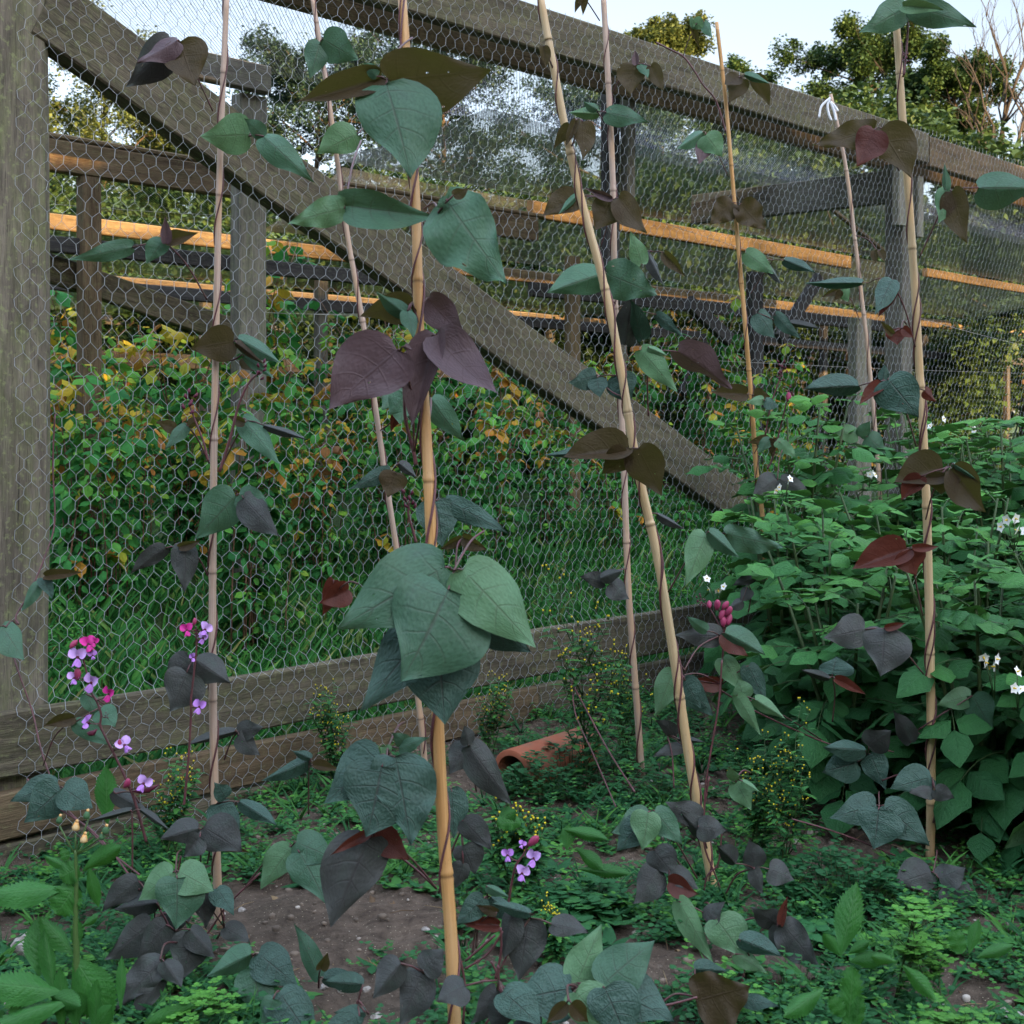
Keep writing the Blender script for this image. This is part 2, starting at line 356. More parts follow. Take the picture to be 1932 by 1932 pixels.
# ------------------------------------------------------------------ beams
def beam(name, A, B, wd, ht, mat, parent=None, up=(0,0,1), wob=.004, seg=14, ch=.006, label=None):
    """sawn timber from A to B; wd across, ht along 'up'; arrises chamfered, sides a little uneven"""
    A=Vector(A);B=Vector(B); d=(B-A); L=d.length; d.normalize(); u=Vector(up); u=(u-d*u.dot(d)).normalized(); s=d.cross(u)
    a,b=wd/2,ht/2; prof=[(-a+ch,-b),(a-ch,-b),(a,-b+ch),(a,b-ch),(a-ch,b),(-a+ch,b),(-a,b-ch),(-a,-b+ch)]
    per=[0]
    for i in range(8):
        x0,y0=prof[i]; x1,y1=prof[(i+1)%8]; per.append(per[-1]+math.hypot(x1-x0,y1-y0))
    sd=R.random()*99; V=[];li=[];lc=[];uv=[]
    for i in range(seg+1):
        f=i/seg; c=d*(L*f); w1=wob*noise.noise(Vector((f*L*.9,sd,0)))*2; w2=wob*noise.noise(Vector((f*L*.9,sd,7)))*2
        for k,(x,y) in enumerate(prof):
            j=1+.012*noise.noise(Vector((f*L*4,sd,k)))
            V.append(s*(x*j+w1)+u*(y*j+w2)+c)
    for i in range(seg):
        for k in range(8):
            k2=(k+1)%8; li+=[i*8+k,i*8+k2,(i+1)*8+k2,(i+1)*8+k]; lc.append(4)
            x0,x1=L*i/seg,L*(i+1)/seg; uv+=[(x0,per[k]),(x0,per[k+1]),(x1,per[k+1]),(x1,per[k])]
    li+=list(range(8))[::-1]; lc.append(8); uv+=[(x*.05,y) for x,y in prof][::-1]
    li+=[seg*8+k for k in range(8)]; lc.append(8); uv+=[(x*.05,y) for x,y in prof]
    mb=MB(); mb.block([tuple(v) for v in V],li,lc,uv,0.)
    o=mb.obj(name,mat,parent,smooth=False); o.location=A-(parent.location if parent is not None else Vector((0,0,0)))
    if label: o['label']=label
    return o
def rail(name, px0, px1, t, z0, z1, th, mat, parent, zs=(0,0)):
    s0,s1=sAt(px0,t),sAt(px1,t)
    return beam(name,W(s0,t,(z0+z1)/2+zs[0]),W(s1,t,(z0+z1)/2+zs[1]),th,z1-z0,mat,parent)
def post(name, pxa, pxb, t, z0, z1, th, mat, parent, wide=None):
    sa,sb=sAt(pxa,t),sAt(pxb,t); wd=wide or max(.03,(sb-sa)); s=(sa+sb)/2
    return beam(name,W(s,t,z0),W(s,t,z1),wd,th,mat,parent,up=ET)

# near wire fence: t = 0 is the face the netting is stapled to
fb=W(sAt(97,0),0,0)
fence=thing('wire_fence','tall weathered timber fence clad in hexagonal chicken wire, with diagonal brace and bottom boards','fence',fb)
sp=sAt(100,0.0)
beam('corner_post',W(sp-.15,.085,-.3),W(sp-.15,.085,3.2),.30,.17,POST,fence,up=ET,ch=.025,seg=30,wob=.006,label='thick grey green corner post')
rail('top_rail',60,1742,.036,2.77,2.95,.07,OLD,fence)
rail('top_rail',1745,2300,.036,2.76,2.94,.07,TAN,fence)
sm=sAt(1699,.12)
beam('post',W(sm,.13,-.3),W(sm,.13,2.76),.13,.12,OLDG,fence,up=ET,seg=20)
beam('post_cheek',W(sm-.12,.06,2.38),W(sm-.12,.06,2.755),.1,.05,GREYP,fence,up=ET)
beam('post_cheek',W(sm+.13,.08,2.34),W(sm+.13,.08,2.70),.07,.05,GREYP,fence,up=ET)
# diagonal brace
A=W(sAt(70,.05),.05,zAt(70,18,.05)); B=W(sAt(1392,.05),.05,zAt(1392,952,.05))
d=(B-A).normalized(); upv=(Vector((0,0,1))-d*d.z).normalized()
beam('diagonal_brace',A,B,.085,.205,OLD,fence,up=upv,wob=.012,seg=30)
for z0,z1,mt in ((.18,.37,OLD),(.0,.138,TAN),(-.2,-.012,OLD)):
    rail('bottom_board',-60,905 if z1>.3 else 1010,-.028,z0,z1,.04,mt,fence)
    rail('bottom_board',906 if z1>.3 else 1011,1720,-.028,z0,z1,.04,OLD if mt is TAN else mt,fence)
# light second rail and the roof strip
t2=.5
rail('second_rail',300,2300,t2,2.855,2.945,.05,NEW,fence)
# hexagonal netting
def hexnet(s0,s1,z0,z1,pw,ph,tf,r1,r2,jit):
    nodes={};mb=MB()
    ncol=int((s1-s0)/pw)+1; nrow=int((z1-z0)/ph)+1
    def P(i,j,k):                     # k=0 lower end, k=1 upper end of the twisted vertical in column i of row j
        off=.5*pw if j%2 else 0
        s=s0+i*pw+off; z=z0+j*ph+(k*.52-.26)*ph*1.0
        q=Vector((s*1.3,z*1.3,.7)); q2=Vector((s*.9,z*1.1,5.7))
        s+=.022*noise.noise(q*1.0)+.03*noise.noise(q2)+jit*noise.noise(Vector((s*31,z*31,2)))
        z+=.022*noise.noise(q+Vector((9,3,1)))+.03*noise.noise(q2+Vector((4,4,4)))+jit*noise.noise(Vector((s*29,z*31,8)))
        return W(s,tf(s,z),z)
    def seg(a,b,r):
        d=(b-a).normalized(); u=d.orthogonal().normalized(); w=d.cross(u)
        V=[]
        for p in (a,b):
            for k in range(3):
                an=2.0944*k; V.append(tuple(p+(u*math.cos(an)+w*math.sin(an))*r))
        mb.block(V,[0,1,4,3,1,2,5,4,2,0,3,5],[4,4,4],np.zeros((12,2)),0.)
    for j in range(nrow):
        for i in range(ncol):
            a=P(i,j,0);b=P(i,j,1); seg(a,b,r2)
            if j+1<nrow:
                if j%2==0:
                    seg(b,P(i,j+1,0),r1)
                    if i>0: seg(b,P(i-1,j+1,0),r1)
                else:
                    seg(b,P(i,j+1,0),r1)
                    if i+1<ncol: seg(b,P(i+1,j+1,0),r1)
    return mb
def tf(s,z): 
    base=-.012-.02*max(0,noise.noise(Vector((s*.8,z*.8,3))))
    if z<.42: base-=.042*min(1,(.42-z)/.06)
    return base
hn=hexnet(sAt(22,0),sAt(2050,0),-.12,2.96,.0485,.0425,tf,.0007,.0011,.0065)
hn.obj('wire_netting',WIRE,fence)
def sheet(name,quad,mat,parent,nu=30,nv=6,sag=0.):
    a,b,c,d=[Vector(q) for q in quad]; V=[];UV=[];la=(b-a).length; lb=(d-a).length
    for i in range(nv+1):
        for j in range(nu+1):
            f,g_=j/nu,i/nv; p=(a*(1-f)+b*f)*(1-g_)+(d*(1-f)+c*f)*g_
            p.z-=sag*4*g_*(1-g_)*(.6+.4*math.sin(f*9)); p.z+=.015*noise.noise(p*2.)
            V.append(tuple(p)); UV.append((f*la,g_*lb))
    li=[];lc=[];uv=[];w=nu+1
    for i in range(nv):
        for j in range(nu):
            q=[i*w+j,i*w+j+1,(i+1)*w+j+1,(i+1)*w+j]; li+=q; lc.append(4); uv+=[UV[k] for k in q]
    mb=MB(); mb.block(V,li,lc,uv,0.); o=mb.obj(name,mat,parent)
    if parent is not None: o.location=-parent.location
    return o
for o in fence.children:
    if o.name.startswith('wire_netting'): o.location=-fence.location
sheet('roof_netting',(W(-3,.075,2.935),W(13,.075,2.935),W(13,t2-.03,2.952),W(-3,t2-.03,2.952)),NETS,fence,60,3,.01)
# perpendicular beam behind the middle post
s_=sm+.02
beam('cross_beam',W(s_,.2,2.64),W(s_+.12,1.75,2.7),.06,.2,OLDG,fence)
po=sAt(1201,t2)
beam('hanging_post',W(po,t2+.06,2.02+.36),W(po,t2+.06,2.94),.06,.06,GREYP,fence,up=ET)
beam('hanging_post',W(po-.10,t2+.09,1.9),W(po-.10,t2+.09,2.94),.1,.05,DKW,fence,up=ET)

# fruit cages behind
cage=thing('fruit_cage','brown timber fruit cage frame over raspberries, first row behind the chicken wire','fruit cage',W(1.,1.47,0))
tA=1.47
rail('top_beam',-40,1010,tA,2.27,2.405,.05,TAN,cage)
rail('top_beam',-40,1010,tA+.06,2.408,2.43,.16,NEW,cage)
rail('side_rail',-40,820,tA+.02,1.93,2.0,.04,DKW,cage)
post('post',150,185,tA,-.2,2.265,.07,TAN,cage); post('post',443,494,1.15,-.2,2.66,.08,GREYP,cage)
rail('roof_plate',330,506,1.08,2.665,2.785,.05,OLDG,cage)
A=W(sAt(60,tA+.1),tA+.1,zAt(60,490,tA)); B=W(sAt(440,tA+.1),tA+.1,zAt(440,622,tA)); beam('brace',A,B,.05,.12,OLD,cage)
tB=2.4
rail('top_beam',1000,1600,tB,2.62,2.73,.06,NEW,cage); rail('top_beam',1745,2000,tB,2.66,2.74,.05,NEW,cage)
rail('side_rail',1000,1700,tB+.1,2.1,2.2,.04,DKW,cage)
post('post',1608,1636,.62,-.2,1.9,.07,GREYP,cage); post('post',1413,1434,1.6,-.2,2.3,.06,DKW,cage)
post('post',1070,1090,2.2,-.2,2.35,.06,NEW,cage)
beam('brace',W(sAt(1540,1.0),1.0,zAt(1540,370,1.0)),W(sAt(1700,1.0),1.0,zAt(1700,500,1.0)),.03,.03,NEW,cage)
beam('brace',W(sAt(1470,1.3),1.3,zAt(1470,640,1.3)),W(sAt(1545,1.3),1.3,zAt(1545,525,1.3)),.05,.09,DKW,cage)
beam('brace',W(sAt(1300,1.6),1.6,zAt(1300,570,1.6)),W(sAt(1375,1.6),1.6,zAt(1375,640,1.6)),.05,.1,DKW,cage)
def swire(px0,y0,px1,y1,t,par,r=.0018):
    mb=MB(); a=W(sAt(px0,t),t,zAt(px0,y0,t)); b=W(sAt(px1,t),t,zAt(px1,y1,t)); 
    mb.tube([a+(b-a)*(k/8)-Vector((0,0,.012*math.sin(k/8*math.pi))) for k in range(9)],r,3); o=mb.obj('support_wire',WIREO,par); o.location=-par.location
swire(380,585,960,596,tA+.05,cage); swire(400,582,700,592,tA+.12,cage); swire(97,385,620,412,tA+.05,cage); swire(700,280,1150,400,.9,cage)
swire(1250,420,1600,525,.9,cage); swire(1700,590,1990,665,.7,cage); swire(1250,675,1960,705,1.4,cage)
sheet('roof_netting',(W(-3,.53,2.93),W(13,.53,2.93),W(13,1.5,2.9),W(-3,1.5,2.9)),NETR,cage,60,6,.03)
sheet('low_roof_netting',(W(4.6,1.0,2.80),W(14,1.0,2.80),W(14,2.38,2.76),W(4.6,2.38,2.76)),NETD,cage,40,6,.05)
sheet('low_roof_netting',(W(4.8,2.44,2.74),W(15,2.44,2.74),W(15,3.3,2.46),W(4.8,3.3,2.46)),NETD,cage,40,6,.05)
sheet('low_roof_netting',(W(-2,tA+.12,2.44),W(4.9,tA+.12,2.44),W(4.9,3.2,2.44),W(-2,3.2,2.44)),NETR,cage,40,6,.08)

cage2=thing('fruit_cage','second timber fruit cage farther back, its top beam lit orange by low sun','fruit cage',W(3,3.33,0))
tC=3.33
rail('top_beam',60,2050,tC,2.32,2.41,.05,NEW,cage2)
rail('side_rail',60,2050,tC+.05,1.98,2.06,.04,DKW,cage2)
for px in (612,1180,1560,1905): 
    s=sAt(px,tC+.05); beam('post',W(s,tC+.09,-.2),W(s,tC+.09,2.26),.08,.06,R.choice((OLDG,DKW,GREYP)),cage2,up=ET)
for px in (1290,1680): beam('brace',W(sAt(px,tC),tC+.02,1.5),W(sAt(px+70,tC),tC+.02,2.2),.05,.09,DKW,cage2)
sheet('roof_netting',(W(-2,tC+.05,2.43),W(18,tC+.05,2.43),W(18,5.9,2.44),W(-2,5.9,2.44)),NETD,cage2,60,6,.12)
cage3=thing('fruit_cage','farthest fruit cage frames, a jumble of dark rails with sunlit edges','fruit cage',W(5,6,0))
for tt,zz in ((6.0,2.42),(9.5,2.42)):
    rail('top_beam',60,2100,tt,zz-.1,zz,.05,NEW if tt<7 else OLDG,cage3); rail('side_rail',60,2100,tt+.1,1.7,1.82,.04,DKW,cage3)
    for px in (420,1020,1440,1830):
        px+=R.uniform(-60,60); s=sAt(px,tt); beam('post',W(s,tt+.07,-.2),W(s,tt+.07,zz-.15),.09,.07,R.choice((DKW,OLDG,NEW)),cage3,up=ET)
    for px in (1500,1750,1900): beam('brace',W(sAt(px,tt),tt+.15,1.2),W(sAt(px+55,tt),tt+.15,2.3),.05,.09,DKW,cage3)
sheet('roof_netting',(W(0,6.05,2.44),W(24,6.05,2.44),W(24,9.4,2.44),W(0,9.4,2.44)),NETD,cage3,60,6,.12)

# unseen leafy screen added behind the camera to block sun from the bed
mb=MB(); 
hx0,hx1,hy=-30,34,-10.
def hh_(x):                          # top profile shaped to choose which beams the sun reaches
    P=((-99,7.3),(5,7.3),(7.4,7.62),(8.0,7.95),(8.7,8.36),(11.4,8.95),(12.9,9.17),(13.9,9.45),(99,9.5))
    for (a,ya),(b,yb) in zip(P,P[1:]):
        if x<=b: return ya+(yb-ya)*(x-a)/(b-a)+.1*noise.noise(Vector((x*1.3,0,0)))+.22*noise.noise(Vector((x*4.1,3,0)))
BUSHL=leaf_mat('sun_blocker_leaf',(.03,.06,.02),(.04,.07,.03),(.04,.07,.03),bump=0,var=.3)
lt=tpl(OVATE,2,2)
core=MB()
for i in range(256):
    x=hx0+i*.25; h=hh_(x)
    core.tube([(x,hy,0),(x,hy,h*.5),(x,hy,h-.25)],[.75,.8,.25],6)
for i in range(9000):
    x=R.uniform(hx0,hx1); h=hh_(x); z=R.uniform(0,1)**.6*h
    mb.leaf(lt,(x,hy+R.choice((-1,1))*R.uniform(.55,.95),z),(R.uniform(-1,1),R.uniform(-1,1),R.uniform(-.6,.6)),(R.uniform(-1,1),R.uniform(-1,1),1),.3,.2)
hd=thing('sun_blocker','unseen tall leafy screen added behind the camera to shade the bed','sun_blocker',(0,hy,0))
o=mb.obj('foliage',BUSHL,hd); o.location=-hd.location
o=core.obj('stems',plain('sun_blocker_stems',(.03,.03,.02)),hd); o.location=-hd.location
# ------------------------------------------------------------------ bamboo canes
def bamboo(name,a,b,c3):
    m,t=nt_new(name); uv=N(t,'ShaderNodeUVMap'); mp=N(t,'ShaderNodeMapping'); mp.inputs['Scale'].default_value=(5,16,1); Lk(t,uv.outputs[0],mp.inputs[0])
    n=N(t,'ShaderNodeTexNoise',i_Scale=1.,i_Detail=6.); Lk(t,mp.outputs[0],n.inputs['Vector'])
    mp2=N(t,'ShaderNodeMapping'); mp2.inputs['Scale'].default_value=(2.2,1.,1); Lk(t,uv.outputs[0],mp2.inputs[0])
    n2=N(t,'ShaderNodeTexNoise',i_Scale=2.,i_Detail=4.); Lk(t,mp2.outputs[0],n2.inputs['Vector'])
    mp3=N(t,'ShaderNodeMapping'); mp3.inputs['Scale'].default_value=(70,60,1); Lk(t,uv.outputs[0],mp3.inputs[0])
    n3=N(t,'ShaderNodeTexNoise',i_Scale=1.,i_Detail=3.); Lk(t,mp3.outputs[0],n3.inputs['Vector'])
    col=mixc(t,ramp(t,n.outputs[0],[(.3,(0,0,0)),(.7,(1,1,1))]),a,b)
    col=mixc(t,ramp(t,n2.outputs[0],[(.45,(0,0,0)),(.65,(1,1,1))]),col,c3)
    col=mixc(t,ramp(t,n3.outputs[0],[(.66,(0,0,0)),(.72,(.7,.7,.7))]),col,tuple(x*.25 for x in a))
    at_=N(t,'ShaderNodeAttribute',attribute_name='tone')
    col=mixc(t,math_(t,'MULTIPLY',at_.outputs['Fac'],.75),col,tuple(x*.3 for x in a))
    p=N(t,'ShaderNodeBsdfPrincipled'); Lk(t,col,p.inputs['Base Color']); p.inputs['Roughness'].default_value=.42; p.inputs['Specular IOR Level'].default_value=.4
    b_=N(t,'ShaderNodeBump',i_Strength=.25,i_Distance=.003); Lk(t,n.outputs[0],b_.inputs['Height']); Lk(t,b_.outputs[0],p.inputs['Normal'])
    o=N(t,'ShaderNodeOutputMaterial'); Lk(t,p.outputs[0],o.inputs[0]); return m
HONEY=bamboo('honey_bamboo',(.40,.20,.065),(.54,.30,.11),(.48,.29,.13))
BUFF=bamboo('buff_bamboo',(.40,.28,.15),(.55,.42,.25),(.5,.33,.16))
PINKB=bamboo('weathered_bamboo',(.36,.25,.19),(.5,.38,.31),(.46,.30,.19))
CANE={}
def catmull(P,n=8):
    out=[]; Q=[P[0]]+list(P)+[P[-1]]
    for i in range(1,len(Q)-2):
        a,b,c,d=Q[i-1:i+3]
        for k in range(n):
            f=k/n; out.append(.5*((2*b)+(c-a)*f+(2*a-5*b+4*c-d)*f*f+(3*b-a-3*c+d)*f**3))
    out.append(P[-1]); return out
def cane(key, pts, y0, y1, d0, d1, mat, label, node=.27):
    n=len(pts); P=[at(px,py,y0+(y1-y0)*i/(n-1)) for i,(px,py) in enumerate(pts)]
    path=catmull(P,10); fine=[]; 
    L=[0]
    for a,b in zip(path,path[1:]): L.append(L[-1]+(b-a).length)
    def pt(x):
        x=min(max(x,0),L[-1])
        for i in range(1,len(L)):
            if x<=L[i]:
                f=(x-L[i-1])/max(1e-6,L[i]-L[i-1]); return path[i-1].lerp(path[i],f)
        return path[-1]
    tot=L[-1]; nodes=[]; x=R.uniform(.08,node)
    while x<tot-.04: nodes.append(x); x+=node*R.uniform(.75,1.3)
    xs=set(i*.04 for i in range(int(tot/.04)+1))|{tot}
    for q in nodes: xs|={q-.014,q-.006,q-.002,q+.002,q+.007,q+.02}
    xs=sorted(x for x in xs if 0<=x<=tot); rr=[];tn=[]
    for x in xs:
        r=.5*(d0+(d1-d0)*x/tot); k=0; tt=0
        for q in nodes:
            e=x-q
            if -.007<=e<=-.0015: k=.12
            elif -.0025<e<.0025: k=-.02; tt=1.
            elif .0025<=e<.008: k=.09; tt=max(tt,.15)
        rr.append(r*(1+k)); tn.append(tt)
    base=P[-1]; mb=MB(); mb.tube([pt(x)-base for x in xs],rr,12,tn)
    o=mb.obj('bamboo_cane',mat); o.location=base; tag(o,label,'cane','bamboo canes supporting the beans')
    CANE[key]=(pt,tot,d0,d1,base)
cane('C1',[(428,-14),(416,280),(409,560),(403,900),(401,1250),(407,1560),(414,1752)],3.08,3.15,.0130,.0205,PINKB,'pinkish bamboo cane at left, the one nearest the corner post')
cane('C2',[(588,-14),(622,200),(655,440),(690,640),(717,830),(741,990),(770,1180),(795,1370),(805,1490)],4.2,4.38,.0145,.021,PINKB,'slim weathered cane leaning left behind the central honey coloured cane')
cane('C3',[(758,-14),(772,180),(785,400),(790,600),(803,800),(813,1000),(825,1330),(836,1560),(850,1750),(858,1932),(864,2090)],2.62,2.33,.0175,.025,HONEY,'thick honey coloured cane in the centre foreground, nearest of all the canes',.34)
cane('C4',[(1018,-14),(1045,130),(1085,330),(1140,540),(1172,700),(1200,870),(1240,1050),(1270,1230),(1300,1430),(1330,1590),(1352,1715)],3.3,3.34,.019,.0255,BUFF,'thick buff cane slanting down to the right and crossing the slim cane behind it',.36)
cane('C5',[(1138,-14),(1150,200),(1157,370),(1160,560),(1170,720),(1178,900),(1185,1100),(1197,1270),(1212,1470)],4.4,4.45,.019,.023,PINKB,'slim pale cane crossed by the thick slanting cane, its foot beside the clay pipe',.4)
cane('C6',[(1352,42),(1370,200),(1387,400),(1403,580),(1418,760),(1428,900),(1438,970),(1447,1140),(1455,1330)],5.6,5.7,.016,.023,HONEY,'thin tan cane with a free pointed tip, its lower end hidden in the potato leaves',.4)
cane('C7',[(1567,178),(1595,310),(1615,470),(1640,690),(1658,900),(1680,1260)],6.25,6.35,.017,.022,PINKB,'greyish cane with a white plastic tie at its tip, in front of the fence post',.4)
cane('C8',[(1690,30),(1705,250),(1720,450),(1735,700),(1748,950),(1755,1250),(1757,1450),(1755,1625)],3.55,3.62,.019,.025,BUFF,'straight pale yellow cane at right among the potato plants',.42)

# ------------------------------------------------------------------ hyacinth bean materials and leaves
VE=(.05,.02,.024)
def leaf_mat2(*a,**k):
    k.setdefault('bump',.22); k['holes']=True; k.setdefault('nveins',5.); return leaf_mat(*a,**k)
LM={'G':leaf_mat2('bean_leaf_green',(.047,.110,.063),(.06,.05,.026),VE,.45,.14,(.07,.11,.025),patch=(.04,.07,.058)),
    'L':leaf_mat2('bean_leaf_pale',(.085,.175,.085),(.09,.08,.04),VE,.45,.18,(.1,.15,.04)),
    'K':leaf_mat2('bean_leaf_blue',(.035,.073,.054),(.05,.036,.028),VE,.5,.08,(.03,.06,.03),bump=.45),
    'D':leaf_mat2('bean_leaf_dusky',(.037,.040,.036),(.055,.034,.028),(.030,.02,.022),.5,.06,(.05,.03,.03),patch=(.034,.055,.04)),
    'P':leaf_mat2('bean_leaf_mauve',(.055,.085,.055),(.088,.056,.062),(.05,.024,.026),.45,.14,(.1,.06,.03),patch=None),
    'B':leaf_mat2('bean_leaf_brown',(.05,.085,.05),(.052,.034,.017),(.035,.014,.01),.5,.3,(.09,.085,.015)),
    'R':leaf_mat2('bean_leaf_russet',(.055,.065,.045),(.085,.024,.016),(.04,.01,.01),.45,.2,(.18,.04,.02))}
LT={}
for i_,(as_,wk_,tl2,ph_) in enumerate(((0,1,0,0),(.14,.93,.25,1.),(-.12,1.07,-.3,2.2),(.06,.88,-.15,3.3))):
    kw=dict(asym=as_,wk=wk_,tl_=tl2,ph=ph_); c_=1+.25*as_
    LT['f%d'%i_]=tpl(HEART,14,12,.12,.16*c_,.08,2,.05*i_,**kw); LT['v%d'%i_]=tpl(HEART,14,12,.5,.2,.07,2,.15-.1*i_,**kw); LT['c%d'%i_]=tpl(HEART,14,12,.2,.42,.09,2,.2-.15*i_,**kw)
    LT['w%d'%i_]=tpl(HEART,16,12,.1,.18,.17,3,.25-.15*i_,**kw); LT['u%d'%i_]=tpl(HEART,14,12,-.36,.14,.1,2,-.15+.1*i_,**kw)
LMESH={}
def lmesh(k):
    k+=str(rl.randrange(4))
    if k not in LMESH:
        mb=MB(); mb.block(*LT[k],0.); LMESH[k]=mb.mesh('leaflet_mesh',LM['G'])
    return LMESH[k]
STEM=plain('bean_stem',(.13,.045,.05),.45,.35,60.,.4,col2=(.075,.03,.03))
PETM=plain('bean_petiole',(.11,.035,.042),.5,.3,60.,.4,col2=(.07,.04,.03))
rl=random.Random(3)
def leaflet(par, poff, c, e, Y, k, nl):
    bx,by,tx,ty,wd,mt=e[:6]; var=e[6] if len(e)>6 and e[6] else rl.choice('fvwcfuw' if wd>90 else 'fvuc'); tilt=e[7] if len(e)>7 else None; roll=e[8] if len(e)>8 else None
    Yl=Y-.012*k
    b=cat(c,bx,by,Yl); tp=cat(c,tx,ty,Yl); m=tp-b; La=m.length; wid=wd/CROPS[c][2]*K/F*Yl
    under=mt in 'BPR'
    if tilt is None: tilt=rl.uniform(-.35,.2) if under else rl.uniform(.15,.6)
    if roll is None: roll=rl.uniform(-.35,.35)
    ca=math.cos(tilt); La2=La/ca; m=(m/ca*ca)+Vector((0,-1,0))*La2*math.sin(tilt); m.normalize()
    tocam=(Vector((0,0,H))-b).normalized(); n=(tocam-m*tocam.dot(m)).normalized()
    n=Matrix.Rotation(roll,3,m)@n
    if under: n=-n
    x=m.cross(n).normalized(); wid=wid/max(.5,math.cos(roll))
    o=bpy.data.objects.new('leaflet',lmesh(var)); C.objects.link(o); o.parent=par
    Lz=.5*(La2+wid)
    o.matrix_local=Matrix(((x.x*wid,m.x*La2,n.x*Lz,b.x-poff.x),(x.y*wid,m.y*La2,n.y*Lz,b.y-poff.y),(x.z*wid,m.z*La2,n.z*Lz,b.z-poff.z),(0,0,0,1)))
    o.material_slots[0].link='OBJECT'; o.material_slots[0].material=LM[mt]
    return b
PL={}
def nearest_on_cane(key, p):
    pt,tot,d0,d1,base=CANE[key]
    best=min((pt(i*.02) for i in range(int(tot/.02)+1)),key=lambda q:abs(q.z-p.z)); return best
def trif(plant, c, hub, Y, leaves, pet=None, key=None, thick=.0022):
    """one compound leaf: a petiole with its leaflets; pet is the far end of the petiole"""
    pl=PL[plant]; pob=pl.location
    hb=cat(c,hub[0],hub[1],Y); mb=MB()
    if pet is not None: pe=cat(c,pet[0],pet[1],Y+.06 if len(pet)<3 else pet[2])
    elif key: pe=nearest_on_cane(key,hb-Vector((0,0,rl.uniform(.02,.09))))
    else: pe=hb+Vector((rl.uniform(-.04,.04),.05,-rl.uniform(.08,.14)))
    md=(hb+pe)/2+Vector((rl.uniform(-.01,.01),0,-.01 if key else .015))
    o=link('leaf',None,pl) if False else None
    mb.tube([p-hb for p in catmull([pe,md,hb],5)],thick,5)
    bs=[]
    for k,e in enumerate(leaves):
        b=cat(c,e[0],e[1],Y-.012*k); bs.append(b)
        if (b-hb).length>.004: mb.tube([Vector((0,0,0)),(b-hb)*.5+Vector((0,0,.003)),b-hb],thick*.8,5)
    lf=mb.obj('leaf',PETM,pl); lf.location=hb-pob
    for k,e in enumerate(leaves): leaflet(lf,hb,c,e,Y,k,len(leaves))
    return lf
def plant(key,label,loc,grp='climbing bean plants'):
    PL[key]=thing('bean_plant',label,'bean plant',loc,grp); return PL[key]
def twine(key, z0, z1, pitch=.24, ph=0., r=.0021, two=False, label=None):
    pt,tot,d0,d1,base=CANE[key]; pl=PL[key]; P=[]; n=int(tot/.02)
    pp=[(pt(i*.02),i*.02) for i in range(n+1)][::-1]
    for q,x in pp:
        if z0<=q.z<=z1:
            rc=.5*(d0+(d1-d0)*x/tot)+r*.9; a=q.z/pitch*6.283+ph+1.5*noise.noise(Vector((q.z*2.5,ph,len(key))))
            P.append(q+Vector((math.cos(a)*rc,math.sin(a)*rc,0)))
    mb=MB(); mb.tube([p-pl.location for p in P],[r*(1.15-.4*i/len(P)) for i in range(len(P))],6); return mb.obj('twining_stem',STEM,pl)
for k,lb in (('C1','bean plant twining up the pinkish cane nearest the corner post'),('C2','sparse bean plant climbing the slim leaning cane behind the centre cane'),
    ('C3','vigorous bean plant with the largest green and mauve leaves, on the thick centre cane'),('C4','bean plant on the thick buff cane that slants down to the right'),
    ('C5','bean plant on the slim pale cane whose foot is beside the clay pipe'),('C6','bean plant on the thin tan cane whose foot is hidden by potatoes'),
    ('C7','small leaved bean plant on the greyish cane with a white tie'),('C8','bean plant with brown backed leaves on the pale yellow cane at right')):
    plant(k,lb,CANE[k][4])
twine('C1',0,2.9,.26,.5); twine('C2',.1,2.9,.30,2.); twine('C3',.0,2.2,.27,1.); twine('C3',.5,2.2,.33,4.,.0026); twine('C4',0,2.3,.25,3.); twine('C4',.1,1.9,.31,.2,.0025)
twine('C5',0,2.6,.29,1.2); twine('C6',.1,2.2,.3,2.2); twine('C7',.4,2.3,.34,.4); twine('C8',.1,2.3,.31,5.); twine('C8',.1,1.6,.27,2.,.0027)
d1,d2,d3,d4,d5,d6,d7,d8=3.08,4.2,2.52,3.27,4.38,5.58,6.2,3.52
T=trif
# --- cane 1
T('C1',1,(948,218),d1,[(905,222,680,470,190,'D','f',.1),(955,225,1035,472,280,'B','f',.0,0),(940,215,745,360,120,'P','u',.2,.5)],(1130,590))
T('C1',1,(1320,722),d1-.05,[(1322,715,1085,745,250,'L','f',.3,0),(1395,725,1300,640,100,'G','f',.3),(1400,722,1642,945,170,'G','c',.4)],(1410,725))
T('C1',1,(878,1283),d1-.02,[(700,1312,412,1395,120,'G','f',.4),(868,1275,785,1402,120,'G','f',.2),(880,1283,1042,1232,95,'B','v'),(880,1290,878,1150,60,'P','v')],(1100,1592))
T('C1',1,(1243,1808),d1,[(1238,1810,1015,1850,200,'B','f',0,0),(1262,1795,1490,1912,110,'G','v',.3),(1255,1820,1400,1932,60,'B')],key='C1')
T('C1',4,(1275,860),d1-.06,[(1250,862,1062,1092,255,'G','f',.25,-.1),(1268,855,1440,935,170,'G','f',.3),(1292,876,1490,1062,180,'D','f',.3,0)],key='C1')
T('C1',4,(945,1138),d1+.02,[(878,1140,714,1276,110,'D','f',.3),(985,1122,1000,1362,165,'D','f',.3,0),(950,1135,1060,1100,50,'B')],(1105,1290))
T('C1',4,(985,485),d1+.05,[(930,505,835,470,80,'B','f'),(990,490,890,612,75,'G','f'),(1000,495,1075,445,55,'B')],(1110,690))
T('C1',4,(1310,465),d1,[(1285,455,1502,682,130,'G','f',.4),(1400,490,1640,556,45,'D','v'),(1300,475,1210,440,60,'B','v')],(1165,735))
